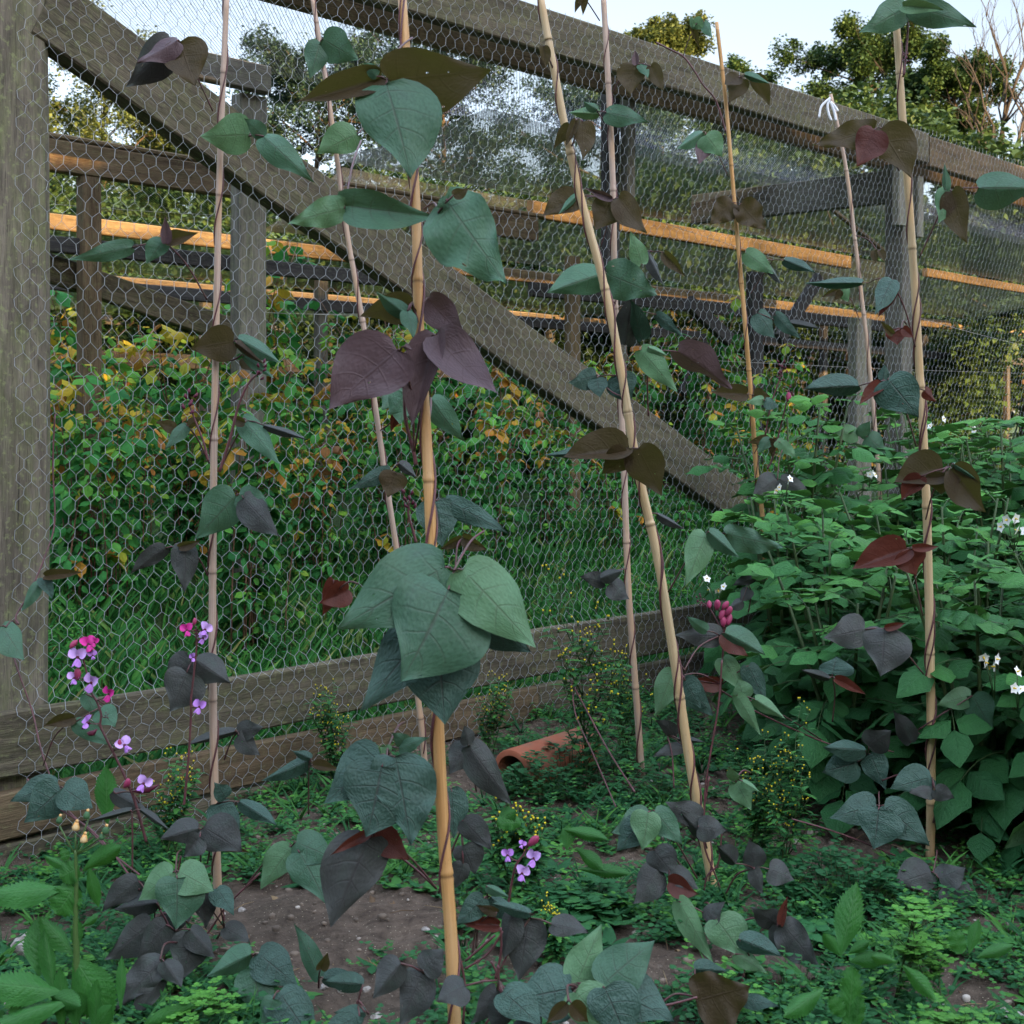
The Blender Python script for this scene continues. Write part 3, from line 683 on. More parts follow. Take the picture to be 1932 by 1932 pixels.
T('C1',4,(1300,100),d1+.03,[(1290,130,1345,205,70,'B','f'),(1295,125,1440,230,60,'G')],key='C1')
T('C1',4,(1020,1745),d1-.02,[(1005,1720,875,1860,150,'D','f',.2,.2),(1035,1730,1222,1840,195,'D','v',.3,0),(990,1800,925,1992,220,'D','f',.35,0)],(1030,1800,d1-.05))
T('C1',7,(1262,385),d1+.12,[(1245,380,1020,425,65,'D','v'),(1262,382,1400,335,110,'D','f'),(1268,400,1385,497,120,'D','f')],(1190,530))
T('C1',7,(1160,760),2.98,[(1150,765,1290,960,160,'K','f'),(1270,752,1482,822,85,'K','v'),(1200,735,1160,640,110,'K','f')],(1150,900))
# --- bush at the foot of cane 1
plant('F1','bushy bean plant at the foot of the pinkish cane, deep purple and green leaves',cat(7,900,1500,3.0))
T('F1',7,(932,1128),2.86,[(918,1128,735,1262,185,'L','f',.2,.3),(950,1125,1142,1200,195,'L','f',.25,-.2),(940,1160,960,1392,245,'G','f',.4,0)],(960,1010,2.95))
T('F1',7,(1068,905),2.95,[(1052,895,862,930,150,'D','v',.3),(1082,890,1292,992,205,'D','f',.3,.1),(1060,940,985,1030,115,'D','u',.4)],(1065,1080,3.))
T('F1',7,(1130,1000),2.98,[(1140,985,1320,1030,65,'B','v')],(1100,1080))
T('F1',7,(860,1345),2.92,[(735,1170,560,1320,150,'D','f'),(830,1290,608,1300,130,'D','v'),(800,1400,600,1540,170,'D','f',.5)],(920,1440,2.95))
T('F1',7,(930,1440),2.82,[(880,1405,740,1582,165,'D','f',.3,0),(1030,1460,985,1668,235,'D','f',.4,0),(1010,1430,1160,1560,130,'D','v')],(1000,1400,2.9))
T('F1',7,(1190,1420),2.9,[(1190,1420,1332,1480,105,'D','f'),(1060,1250,1105,1410,110,'D','u'),(1150,1210,1260,1310,135,'K','f')],(1150,1480,2.95))
T('F1',7,(850,1590),2.72,[(860,1590,655,1790,180,'D','w',.5),(850,1700,730,1885,120,'D','f',.5),(870,1600,980,1700,110,'D','v')],(940,1500,2.8))
T('F1',7,(820,1370),2.95,[(830,1250,700,1260,120,'D','v'),(950,1330,930,1440,170,'D','f')],(900,1400,3.))
# --- group right of cane 1
plant('F2','low bean plant with three clusters of grey green leaves on the soil between two canes',cat(7,1450,1450,2.9))
T('F2',7,(1552,985),3.0,[(1545,995,1385,1195,175,'L','f',.25,.3),(1572,968,1790,1032,185,'G','f',.3,-.1),(1590,1022,1752,1252,215,'G','f',.4,0)],(1310,1190,3.05))
T('F2',7,(1342,1570),2.72,[(1332,1562,1110,1655,150,'G','v',.3),(1370,1560,1592,1682,215,'K','f',.35),(1350,1640,1402,1842,230,'G','f',.45,0)],(1345,1640,2.76))
T('F2',7,(1690,1690),2.72,[(1690,1682,1542,1425,120,'G','f',-.2),(1715,1690,1925,1712,95,'K','v',.3),(1700,1640,1740,1540,60,'B','v')],(1690,1740,2.75))
T('F2',7,(1470,1760),2.55,[(1480,1762,1700,1965,270,'K','f',.5,0),(1450,1800,1395,1960,120,'G','f')],(1500,1850,2.6))
T('F2',7,(1640,560),3.75,[(1640,535,1390,625,85,'K','v',.2),(1650,525,1560,475,60,'K','v'),(1660,560,1800,600,60,'B','v')],(1637,820,3.8))
# --- left edge, vine on the fence post and its foot
plant('F0','bean vine trailing up the grey corner post and over the bottom boards',at(95,1490,3.5))
pl=PL['F0']; P=[cat(4,x,y,Y) for x,y,Y in ((292,430,3.80),(280,700,3.79),(290,1000,3.77),(240,1180,3.73),(160,1370,3.68),(85,1500,3.64),(100,1545,3.62))]
mb=MB(); mb.tube([p-pl.location for p in catmull(P,6)],.0026,6); mb.obj('stem',STEM,pl)
P=[cat(7,x,y,Y) for x,y,Y in ((70,-20,3.6),(110,100,3.58),(170,270,3.56),(212,450,3.52),(245,560,3.48),(330,760,3.3),(480,910,3.15),(600,1030,3.05),(740,1140,2.95))]
mb=MB(); mb.tube([p-pl.location for p in catmull(P,6)],.0024,6); mb.obj('stem',STEM,pl)
P=[cat(7,x,y,Y) for x,y,Y in ((145,632,3.2),(200,705,3.18),(330,800,3.1),(480,900,3.05),(610,1040,3.0),(740,1220,2.92))]
mb=MB(); mb.tube([p-pl.location for p in catmull(P,6)],.0024,6); mb.obj('stem',STEM,pl)
T('F0',4,(30,1560),3.5,[(10,1555,162,1706,175,'G','f',.4,-.2)],(90,1550,3.55))
T('F0',4,(215,1350),3.66,[(205,1330,140,1455,65,'G'),(230,1300,300,1400,70,'K'),(240,1290,430,1280,60,'B','v')],(170,1370,3.68))
T('F0',7,(318,680),3.12,[(305,668,75,725,160,'K','f',.3,.3),(322,690,165,842,240,'K','f',.4,0),(335,680,505,760,185,'K','f',.35,-.1)],(340,790,3.12))
T('F0',7,(395,310),3.4,[(395,305,240,345,70,'B','v')],(230,560,3.45))
T('F0',7,(560,240),3.42,[(455,180,525,300,90,'G','f'),(520,270,630,330,120,'G','f'),(400,330,610,450,110,'G','f')],(540,430,3.4))
T('F0',7,(610,710),3.05,[(600,700,805,790,95,'D','v')],(740,760,3.05)); T('F0',7,(700,810),2.98,[(690,800,490,830,35,'D','v'),(745,795,910,860,40,'D','v')],(702,1130,2.98))
# --- cane 2
T('C2',1,(1705,212),d2,[(1700,222,1650,420,150,'G','f',.2,.2),(1715,208,1892,335,190,'G','f',.3,.2)],key='C2')
T('C2',1,(1905,705),d2-.05,[(1893,712,1697,830,190,'L','f',.3,0)],(1932,700))
T('C2',5,(310,738),d2-.1,[(300,735,98,826,100,'K','f',.3),(330,740,290,872,155,'B','f',0,0),(350,690,440,760,60,'D','v')],(420,960))
T('C2',5,(345,400),d2,[(350,395,300,515,75,'R','v'),(350,290,270,400,120,'G','f'),(380,380,360,480,120,'G','f')],key='C2')
# --- cane 3
T('C3',2,(285,426),d3-.1,[(300,424,848,382,340,'B','f',.1,.1),(255,412,-190,552,185,'B','v',-.1,.3),(230,405,165,350,80,'G'),(283,448,425,948,415,'G','f',.35,0)],(420,200,2.6))
T('C3',2,(62,1098),d3-.08,[(62,1090,556,1165,225,'G','u',.25,-.2),(60,1105,-222,1192,185,'L','w',.3)],(150,745,2.7))
T('C3',2,(560,1128),d3-.15,[(600,1062,920,1498,420,'G','w',.3,-.1),(605,1055,545,1110,55,'G','f'),(640,1035,720,1000,60,'B')],(480,1110,2.55))
T('C3',2,(420,1600),d3,[(420,1610,145,1660,200,'B','f',-.2),(400,1680,240,1562,90,'G','v'),(395,1650,440,1792,100,'G','f')],key='C3')
T('C3',2,(500,1580),d3+.05,[(505,1590,712,1795,175,'P','c',0,.2)],key='C3')
T('C3',5,(355,95),d3-.12,[(342,92,-15,405,360,'P','f',.0,.15),(380,70,420,90,40,'P')],(430,640,2.5))
T('C3',5,(520,20),d3-.06,[(545,8,440,505,185,'P','v',.0,.3),(548,15,842,382,250,'P','c',.1,-.3)],(430,640,2.52))
T('C3',5,(520,345),d3+.35,[(520,345,668,575,165,'G','c',.3),(380,330,300,430,140,'G','f')],(480,600,2.75))
T('C3',5,(590,890),d3+.3,[(600,888,932,1052,140,'K','f',.3),(545,890,590,1122,225,'K','f',.3)],(800,1050,2.85))
T('C3',5,(685,1090),d3+.4,[(680,1088,560,1142,60,'B','v'),(690,1085,822,1142,75,'B','v')],(650,1240,2.85))
T('C3',5,(640,1262),d3-.22,[(560,1500,170,1935,330,'K','f',.4),(760,1480,1035,1672,220,'K','f',.4),(560,1640,600,2030,430,'K','f',.4,0),(592,1242,55,1525,430,'G','f',.35,.1),(690,1258,1072,1624,345,'L','f',.35,-.15),(612,1362,395,1792,545,'G','f',.45,0)],(800,1050,2.5))
T('C3',4,(1760,1390),2.75,[(1850,1360,1690,1420,140,'R','v',.2),(1770,1310,1700,1500,110,'R','f')],(1900,1330,2.7))
T('C3',8,(285,515),2.4,[(252,505,-30,722,310,'K','f',.35,.2),(330,515,430,922,320,'K','w',.4,-.1),(258,568,200,885,410,'K','f',.45,0)],(300,515,2.45))
T('C3',8,(290,470),2.55,[(400,460,330,375,90,'G','f'),(350,470,505,395,85,'G','f'),(300,500,260,460,90,'L','f')],(380,330,2.7))
T('C3',8,(210,935),2.42,[(225,920,412,1055,175,'R','f',.1),(195,945,12,1362,355,'D','f',.35,0),(190,915,-20,1010,60,'R')],(550,1215,2.5))
# --- foot of cane 3
plant('F3','dusky leaved bean plant in the middle foreground at the foot of the centre cane',cat(8,900,1700,2.4))
T('F3',8,(715,458),3.1,[(708,458,620,590,160,'D','f'),(722,455,945,735,190,'D','c',.3),(718,452,700,350,90,'D','v')],(760,700,3.1))
T('F3',8,(680,900),2.6,[(625,680,650,925,150,'K','f'),(690,850,835,980,130,'D','f'),(690,985,752,1125,150,'D','f',.3),(690,1080,650,1210,120,'D','f')],(560,1240,2.6))
T('F3',8,(820,1260),2.62,[(838,1260,1010,1375,110,'K','v'),(815,1200,930,1230,60,'G','v'),(800,1265,660,1380,130,'K','f')],(760,1530,2.6))
T('F3',8,(770,1400),2.6,[(880,1410,660,1400,90,'R','v',0),(870,1340,760,1300,60,'B')],(740,1560,2.6))
T('F3',8,(1045,1370),2.52,[(1035,1378,985,1665,230,'D','f',.35,0),(945,1350,890,1560,120,'D','v',.3),(1160,1402,1352,1422,115,'D','f'),(1045,1345,838,1272,70,'K','v')],(860,1700,2.5))
T('F3',8,(478,1660),2.32,[(470,1660,362,1895,190,'D','f',.4,0),(482,1648,580,1530,160,'D','f',.1),(360,1610,220,1760,190,'D','v',.4)],(520,1800,2.35))
T('F3',8,(1415,1735),2.3,[(1290,1715,1432,1430,200,'L','f',-.2,.1),(1262,1745,960,1770,300,'K','f',.2,.2),(1450,1750,1800,1850,270,'K','f',.3),(1432,1722,1710,1500,270,'G','f',-.15,-.2),(1285,1762,1530,1985,230,'L','f',.4,.1),(1440,1740,1560,1985,260,'K','f',.4)],(1240,1800,2.3))
T('F3',8,(1250,1810),2.22,[(1240,1820,1140,1935,90,'B','v'),(1262,1820,1350,1930,110,'B','v')],(1300,1740,2.3))
T('F3',8,(880,1700),2.3,[(870,1750,740,1900,120,'D','f'),(900,1830,860,1985,160,'D','f'),(700,1730,560,1760,170,'D','f'),(1000,1900,1080,2000,150,'D','f'),(900,1760,1100,1880,190,'K','f')],(880,1640,2.3))
T('F3',8,(130,1830),2.25,[(160,1720,-20,1660,110,'K','v'),(170,1870,20,1840,80,'K','v'),(140,1890,-60,1950,120,'K','f')],(190,1880,2.25))
# --- cane 4
T('C4',2,(1290,632),d4,[(1255,660,1170,778,85,'B','f'),(1325,645,1318,852,130,'B','f',0),(1290,640,1230,800,60,'B','v')],key='C4')
T('C4',2,(1120,240),d4,[(1115,245,1125,365,65,'B','v')],key='C4')
T('C4',5,(1560,620),d4-.08,[(1380,640,1130,650,75,'K','v'),(1565,610,1225,685,165,'B','v',-.1,.5),(1560,625,1430,745,150,'B','f'),(1618,612,1752,855,210,'B','f',-.1)],(1590,800))
T('C4',5,(1410,232),d4+.1,[(1395,225,1255,265,110,'K','f'),(1400,240,1410,335,110,'K','f'),(1510,225,1560,375,170,'K','f')],key='C4')
T('C4',6,(-40,100),d4-.1,[(95,98,400,270,175,'P','u',-.2,.6),(-100,90,75,312,135,'L','f',.3),(-60,75,40,120,50,'L','v')],(-60,440))
T('C4',6,(250,1065),d4-.2,[(245,1065,128,1322,175,'L','f',.3,.1),(355,1065,640,1132,150,'G','w',.3),(262,1055,412,1185,95,'G','v',.3)],(45,1375))
T('C4',6,(-60,960),d4+.1,[(-10,962,125,1030,50,'D','v'),(-60,960,-45,1090,55,'K','v')],key='C4')
T('C4',6,(320,1605),d4+.2,[(325,1610,85,1590,150,'D','f',.2),(340,1590,460,1710,110,'R','f'),(345,1590,545,1700,120,'G','v',.3),(250,1580,140,1515,70,'G')],(130,1790,3.4))
plant('F4','bean plant spreading round the foot of the slanting buff cane',cat(9,270,1250,3.3))
T('F4',9,(330,130),3.5,[(320,125,155,90,95,'R','v'),(335,-10,435,160,140,'L','f',.3),(130,110,275,290,150,'K','f'),(470,30,560,230,130,'K','f')],(130,80,3.45))
T('F4',9,(430,195),3.4,[(440,205,415,100,120,'L','f',-.1),(410,188,522,392,85,'L','f'),(505,210,662,306,80,'L','v')],(880,440,3.9))
T('F4',9,(400,640),3.25,[(405,652,478,785,125,'L','f',.3,0),(400,640,365,555,60,'L','f'),(440,645,522,682,45,'L','v')],(480,600,3.3))
T('F4',9,(40,400),3.55,[(90,400,-25,310,85,'D','f'),(130,460,-40,500,75,'D','f',.2),(100,420,240,430,40,'D','v')],(75,680,3.5))
T('F4',9,(215,860),3.15,[(215,845,35,745,150,'D','f',.2),(240,950,110,810,110,'D','v'),(205,885,350,890,160,'D','f',.3,0)],(250,1000,3.2))
T('F4',8,(1692,810),3.0,[(1680,840,1480,900,190,'G','f',.25),(1640,860,1500,1000,160,'K','f'),(1705,800,1850,960,170,'G','f',.3),(1672,808,1638,985,190,'L','f',.4,0)],(1932,1160,3.1))
T('F4',8,(1790,1010),3.1,[(1700,1010,1800,1120,150,'D','f'),(1720,1110,1590,1250,160,'D','f'),(1800,1120,1932,1190,110,'D','f'),(1780,1180,1932,1240,110,'R','v')],(1900,1200,3.15))
T('F4',9,(500,1105),3.15,[(500,1100,470,955,140,'D','f',.1),(580,1110,712,1155,140,'D','f',.2),(500,1112,545,1235,90,'D','f'),(400,1080,300,980,110,'D','v')],(350,1240,3.2))
T('F4',9,(290,1375),2.95,[(100,1280,268,1572,135,'L','f',.3,.2),(240,1380,330,1270,120,'D','f'),(300,1375,440,1555,205,'L','f',.35,-.1)],(240,1290,3.0))
T('F4',9,(630,1412),2.9,[(620,1405,480,1300,140,'D','f'),(625,1412,640,1570,100,'D','v'),(655,1408,842,1610,200,'D','w',.3,0),(640,1405,690,1270,50,'R','v')],(400,1400,3.0))
T('F4',9,(190,1790),2.5,[(185,1640,350,1640,90,'K','v'),(440,1800,610,1790,95,'K','f'),(195,1810,480,1740,290,'B','w',-.15,.2)],(-10,1840,2.5))
T('F4',9,(480,1580),2.75,[(400,1560,560,1640,95,'L','f',.3),(420,1480,620,1530,110,'K','v')],(430,1750,2.75))
T('F4',8,(1830,60),3.4,[(1805,60,1700,290,140,'L','f',.2,.1),(1870,110,1932,240,110,'K','f')],(1870,60,3.4))
# --- cane 5
T('C5',2,(1400,592),d5,[(1410,605,1252,600,80,'L','v'),(1400,580,1330,540,50,'G','v'),(1450,596,1658,655,135,'G','f',.35)],key='C5')
T('C5',2,(1600,335),d5,[(1598,340,1575,512,145,'B','f',0),(1628,342,1665,422,50,'G','f'),(1685,350,1757,492,95,'B','f'),(1610,345,1605,262,45,'P','v')],(1480,500))
T('C5',2,(1320,-25),d5,[(1310,-20,1282,68,45,'B','v'),(1340,-22,1330,78,45,'B','v')],(1415,110))
T('C5',2,(1488,1060),d5-.1,[(1300,1040,1115,1150,140,'B','f'),(1300,1030,1200,1142,45,'G','v'),(1480,1062,1385,1225,205,'B','f',0,0),(1515,1048,1660,1242,140,'B','f',0,-.2),(1480,1050,1340,990,50,'P','v')],(1420,1310))
T('C5',2,(1445,1450),d5-.15,[(1440,1450,1143,1552,190,'G','v',.3,.2),(1452,1452,1705,1570,220,'G','w',.3),(1640,1400,1580,1232,100,'L','f',.2)],key='C5')
T('C5',2,(1700,1335),d5,[(1665,1335,1745,1512,65,'D','v'),(1755,1340,1872,1466,65,'B','v')],(1610,1400))
T('C5',2,(1545,1640),d5,[(1550,1830,1575,1590,120,'D','v'),(1640,1800,1560,1610,110,'K','f'),(1715,1668,1842,1792,65,'K','f')],(1500,1650))
T('C5',5,(1455,1325),d5-.1,[(1440,1325,1310,1290,95,'D','f'),(1475,1325,1572,1402,130,'D','f'),(1420,1300,1522,1248,75,'D','v')],(1560,1250))
# --- cane 6
T('C6',3,(225,110),d6,[(165,120,215,257,42,'B','v'),(175,112,222,165,70,'L','f'),(235,118,266,208,60,'G','f'),(175,140,155,85,30,'L')],(125,295))
T('C6',3,(425,410),d6,[(440,420,358,555,110,'B','f'),(500,400,592,548,95,'B','f'),(450,395,560,460,45,'G','v'),(420,410,340,470,80,'B')],(360,560))
T('C6',3,(240,700),d6,[(228,702,90,795,70,'G','v'),(252,738,208,880,115,'P','f',0),(245,715,322,832,160,'L','f',.3,0)],(365,940))
T('C6',3,(412,1080),d6,[(388,1075,262,1192,140,'B','w'),(430,1082,560,1222,155,'B','w')],key='C6')
T('C6',3,(600,1380),d6,[(455,1340,592,1462,105,'L','f'),(660,1378,805,1450,65,'K','v'),(560,1385,632,1510,45,'D','v')],(480,1560))
T('C6',3,(620,1705),d6-.1,[(520,1660,610,1790,125,'K','f',.2),(615,1670,735,1800,80,'K','f'),(690,1712,838,1756,48,'D','v')],(550,1810))
T('C6',6,(490,330),d6-.1,[(460,325,268,325,110,'B','v'),(498,330,585,335,90,'B','f'),(555,350,465,355,50,'L'),(560,360,630,390,70,'K')],key='C6')
T('C6',6,(625,780),d6-.3,[(620,775,488,862,140,'D','f',.3,0),(640,775,792,852,115,'D','f',.3,0)],(650,620))
T('C6',6,(600,570),d6-.1,[(575,560,460,580,65,'B','f'),(590,560,520,640,70,'G','f'),(600,560,600,660,60,'B'),(620,570,660,600,70,'L','f'),(640,580,712,660,75,'L','f')],(500,640))
T('C6',6,(470,1330),4.3,[(500,1300,380,1330,65,'D','f'),(480,1360,420,1420,80,'D','f'),(440,1420,360,1450,60,'D')],(470,1480,4.4))
# --- cane 7
T('C7',3,(1110,1500),d7-.2,[(1072,1500,768,1510,60,'K','v',.2)],(1240,1490,5.9)); T('C7',3,(965,1530),d7,[(945,1535,858,1572,40,'B','v'),(972,1528,998,1602,75,'L','f'),(960,1540,925,1590,45,'B')],(1060,1700))
T('C7',3,(1150,1325),d7,[(1140,1330,1145,1400,45,'B','v'),(1165,1330,1185,1395,45,'B','v')],(1040,1250))
T('C7',6,(1070,545),d7-.4,[(1050,545,902,502,95,'L','f'),(1062,550,1105,470,90,'G','f'),(1105,550,1192,635,140,'G','f',.3)],(1140,600))
# --- cane 8
T('C8',3,(1318,50),d8-.05,[(1310,42,1060,188,190,'G','f',.3,.1),(1340,30,1645,165,180,'G','f',.3,-.1),(1290,30,1490,75,70,'L','u',.3)],(1290,410))
T('C8',3,(1150,682),d8-.06,[(1142,680,815,782,180,'B','w',-.1,.2),(1175,680,1330,945,240,'B','f',-.1),(1140,690,1050,892,190,'R','f',-.05)],(1270,905))
T('C8',3,(1530,1010),d8-.1,[(1690,995,1985,1010,230,'G','v',.3,-.2),(1525,1005,1470,1182,115,'L','f',.2),(1550,1015,1632,1295,140,'B','f',0),(1515,1005,1500,872,50,'G','v')],(1375,1370))
T('C8',3,(1235,1500),d8-.02,[(1235,1480,1110,1660,130,'K','f'),(1240,1545,1165,1690,75,'R','v')],(1355,1840))
T('C8',3,(1280,1745),d8,[(1250,1745,1258,1832,110,'R','f'),(1235,1770,1155,1700,45,'B'),(1290,1740,1345,1790,50,'R','v')],(1310,1720))
T('C8',6,(1210,250),d8-.12,[(1055,280,758,300,135,'K','v',.3),(1405,305,1468,365,70,'R'),(1180,270,1052,390,70,'R','v'),(1185,245,1190,168,60,'K','v'),(1212,245,1345,442,270,'K','f',.35,.1)],(1360,600))
T('C8',6,(1535,712),d8-.1,[(1505,720,1250,810,190,'B','v',-.1,.3),(1390,760,1300,890,100,'R','v'),(1500,740,1500,850,200,'B','f'),(1545,720,1722,945,180,'B','v',-.1),(1560,695,1705,800,50,'G','v')],(1410,990))
T('C8',6,(1325,1145),d8-.12,[(1310,1145,1028,1268,160,'R','v',-.1,.2),(1330,1145,1360,1285,160,'R','f'),(1340,1140,1480,1135,45,'R','v')],(1395,1500))
T('C8',6,(1190,1570),d8-.2,[(1090,1572,872,1610,210,'D','f',.2,.1),(1192,1572,1148,1795,245,'D','f',.4,0),(1195,1565,1305,1535,50,'R','v')],(1400,1810))
plant('F5','bean plant low in the dark shade before the potatoes, grey leaves',cat(9,1150,1000,3.5))
T('F5',9,(1100,520),3.55,[(1045,545,862,590,190,'K','f',.2),(1115,500,1180,675,140,'K','f',.3),(1090,480,860,430,110,'K','v'),(1110,460,1200,370,150,'D','f')],(1240,490,3.6))
T('F5',9,(1165,785),3.4,[(1150,772,898,815,190,'K','f',.25,.2),(1190,772,1415,955,240,'K','f',.3,-.1),(1160,795,1115,975,230,'K','f',.4,0)],(1165,700,3.5))
T('F5',9,(1445,625),3.42,[(1440,625,1215,665,175,'K','f',.25),(1450,690,1320,690,120,'D','f'),(1460,690,1560,730,110,'D','f')],(1180,640,3.5))
T('F5',9,(1450,1130),3.3,[(1440,1130,1235,1165,195,'D','f',.3),(1480,1160,1600,1080,160,'D','f'),(1560,1190,1605,1320,190,'D','f',.4)],(1470,1010,3.4))
T('F5',9,(915,90),3.7,[(915,75,935,-20,200,'K','f',-.2),(900,100,740,45,50,'D','v'),(930,100,1090,190,60,'R','v')],(915,330,3.75))
T('F5',9,(1330,400),3.6,[(1330,440,1225,270,120,'D','f'),(1650,190,1465,230,120,'L','f',.2),(1660,190,1735,360,160,'G','f',.3)],(1440,440,3.6))
P=[cat(9,x,y,Y) for x,y,Y in ((60,70,3.5),(280,140,3.5),(520,280,3.6),(880,440,3.75),(1200,530,3.6))]
mb=MB(); mb.tube([p-PL['F4'].location for p in catmull(P,6)],.0026,6); mb.obj('runner_stem',STEM,PL['F4'])
P=[cat(9,x,y,Y) for x,y,Y in ((700,845,3.4),(860,890,3.4),(1020,945,3.4),(1250,1040,3.4))]
mb=MB(); mb.tube([p-PL['F5'].location for p in catmull(P,6)],.0024,6); mb.obj('runner_stem',STEM,PL['F5'])
P=[cat(8,x,y,Y) for x,y,Y in ((1270,160,4.2),(1290,300,4.1),(1380,500,3.9),(1500,780,3.6))]
mb=MB(); mb.tube([p-PL['C5'].location for p in catmull(P,6)],.0022,6); mb.obj('runner_stem',STEM,PL['C5'])
P=[cat(8,x,y,Y) for x,y,Y in ((1250,90,4.3),(1330,240,4.1),(1460,480,3.8),(1600,700,3.5))]
mb=MB(); mb.tube([p-PL['C5'].location for p in catmull(P,6)],.0025,6); mb.obj('runner_stem',STEM,PL['C5'])
# vine tip beside cane 6
P=[cat(3,x,y,d6) for x,y in ((-20,225),(60,265),(125,300),(180,370),(230,450),(290,520),(325,610),(350,700))]
mb=MB(); mb.tube([p-PL['C6'].location for p in catmull(P,6)],.004,6); mb.obj('stem',STEM,PL['C6'])
for key,pts in (('C4',((235,950),(240,700),(265,520),(310,250),(330,0))),('C4',((320,1210),(290,1130),(240,1000),(230,850),(262,620))),('C4',((230,1290),(250,1150),(310,1080),(330,900))),('F1',())):
    if pts:
        P=[cat(9,x,y,3.28) for x,y in pts]; mb=MB(); mb.tube([p-PL[key].location for p in catmull(P,6)],.0023,6); mb.obj('stem',STEM,PL[key])
for pts,Y in ((((880,1400),(940,1470),(1000,1460),(1090,1460),(1200,1310),(1380,1130)),2.95),(((850,1330),(900,1430),(880,1540),(850,1640)),2.9),(((960,1040),(930,1200),(900,1400),(880,1560)),2.95)):
    P=[cat(7,x,y,Y) for x,y in pts]; mb=MB(); mb.tube([p-PL['F1'].location for p in catmull(P,6)],.0024,6); mb.obj('stem',STEM,PL['F1'])
for pts,Y in ((((700,1600),(860,1460)),2.5),(((660,1530),(690,1660),(700,1760),(690,1932)),2.42),(((860,1690),(890,1560),(890,1420)),2.5),(((840,1600),(880,1700),(870,1830),(810,1932)),2.42),(((1640,1850),(1780,1830),(1932,1790)),2.4),(((350,1040),(450,1120),(550,1215)),2.5),(((700,1640),(820,1560),(900,1440)),2.5)):
    P=[cat(8,x,y,Y) for x,y in pts]; mb=MB(); mb.tube([p-PL['F3'].location for p in catmull(P,6)],.0024,6); mb.obj('stem',STEM,PL['F3'])

# ------------------------------------------------------------------ bean flowers
VIO=plain('violet_petal',(.42,.19,.55),.5,.25,80.,.2); VIOL=plain('pale_violet_petal',(.55,.34,.68),.5,.2,80.,.2); MAG=plain('magenta_petal',(.52,.03,.24),.5,.25,80.,.2); DKB=plain('dark_bud',(.09,.012,.03),.5,.3,80.,.3); PNK=plain('pink_bud',(.3,.04,.10),.5,.3,80.,.3)
rt=tpl(ROUND,6,6,.0,.25,.06,2,cup=.5); rt2=tpl(ROUND,5,4,.3,.3,.0)
def flower_mesh(kind,seed):
    r=random.Random(seed); mb=MB()
    if kind=='bud':
        mb.tube([(0,0,0),(.1,.1,.25),(.2,.15,.55),(.25,.1,.8),(.24,.05,.95)],[.1,.26,.3,.2,.03],8); mats=[PNK]
        return mb.mesh('bud',mats)
    if kind=='dark':
        for k in range(7):
            a=k*2.4; z=-.4+k*.16; c=Vector((math.cos(a)*.16,math.sin(a)*.16,z)); mb.tube([c,c+Vector((math.cos(a)*.12,math.sin(a)*.12,.12)),c+Vector((math.cos(a)*.14,math.sin(a)*.14,.25))],[.05,.09,.02],6)
        return mb.mesh('bud_cluster',[DKB])
    m1={'v':[VIOL,VIO,DKB],'p':[VIO,VIO,DKB],'m':[MAG,MAG,DKB]}[kind]
    for sgn in (-1,1):                # standard: two rounded upright lobes; wings below
        mb.leaf(rt,(sgn*.05,.05,0),(sgn*.62,-.1,.78),(0,-1,.25),.62,.58,0,0)
        mb.leaf(rt2,(sgn*.04,-.02,-.05),(sgn*.45,-.65,-.5),(sgn*.6,-.2,.8),.55,.42,0,1)
    mb.leaf(rt2,(0,0,-.05),(.05,-.55,-.75),(0,-1,.5),.5,.34,0,0)
    mb.tube([(0,.28,-.1),(0,.12,-.05),(0,-.02,0)],[.07,.13,.1],7,0.,2)
    return mb.mesh('flower',m1)
FM={k:flower_mesh(k,i) for i,k in enumerate(('v','p','m','bud','dark'))}
def spike(key,c,stem,flowers,Y,r=.0026,pods=()):
    pl=PL[key]; P=[cat(c,x,y,Y) for x,y in stem]; b=P[-1]
    mb=MB(); pth=catmull(P,6); mb.tube([p-b for p in pth],[r*.6+r*.5*i/len(pth) for i in range(len(pth))],6)
    for x,y,k,sz in flowers:
        f=cat(c,x,y,Y-.01); q=min(pth,key=lambda p:(p-f).length+max(0,p.z-f.z)*.5); mb.tube([q-b,(q+f)/2-b+Vector((0,0,-.003)),f-b],[.0016,.0012,.001],5)
    o=mb.obj('flower_spike',STEM,pl); o.location=b-pl.location
    for x,y,k,sz in flowers:
        f=cat(c,x,y,Y-.012); s=sz/CROPS[c][2]*K/F*Y*(.85 if k in 'vpm' else 1.)
        nm={'bud':'bud','dark':'bud_cluster'}.get(k,'flower'); q=bpy.data.objects.new(nm,FM[k]); C.objects.link(q); q.parent=o; q.location=f-b; q.scale=(s,s,s)
        q.rotation_euler=(rl.uniform(-.3,.3),rl.uniform(-.5,.5),rl.uniform(-.8,.8))
    for x,y,x2,y2 in pods:
        a=cat(c,x,y,Y);e=cat(c,x2,y2,Y); mb=MB(); mb.tube([a-b,a.lerp(e,.25)-b+Vector((0,0,-.004)),a.lerp(e,.6)-b+Vector((0,0,-.006)),e-b],[.0015,.006,.0065,.0008],8); mb.obj('pod',DKB,o)
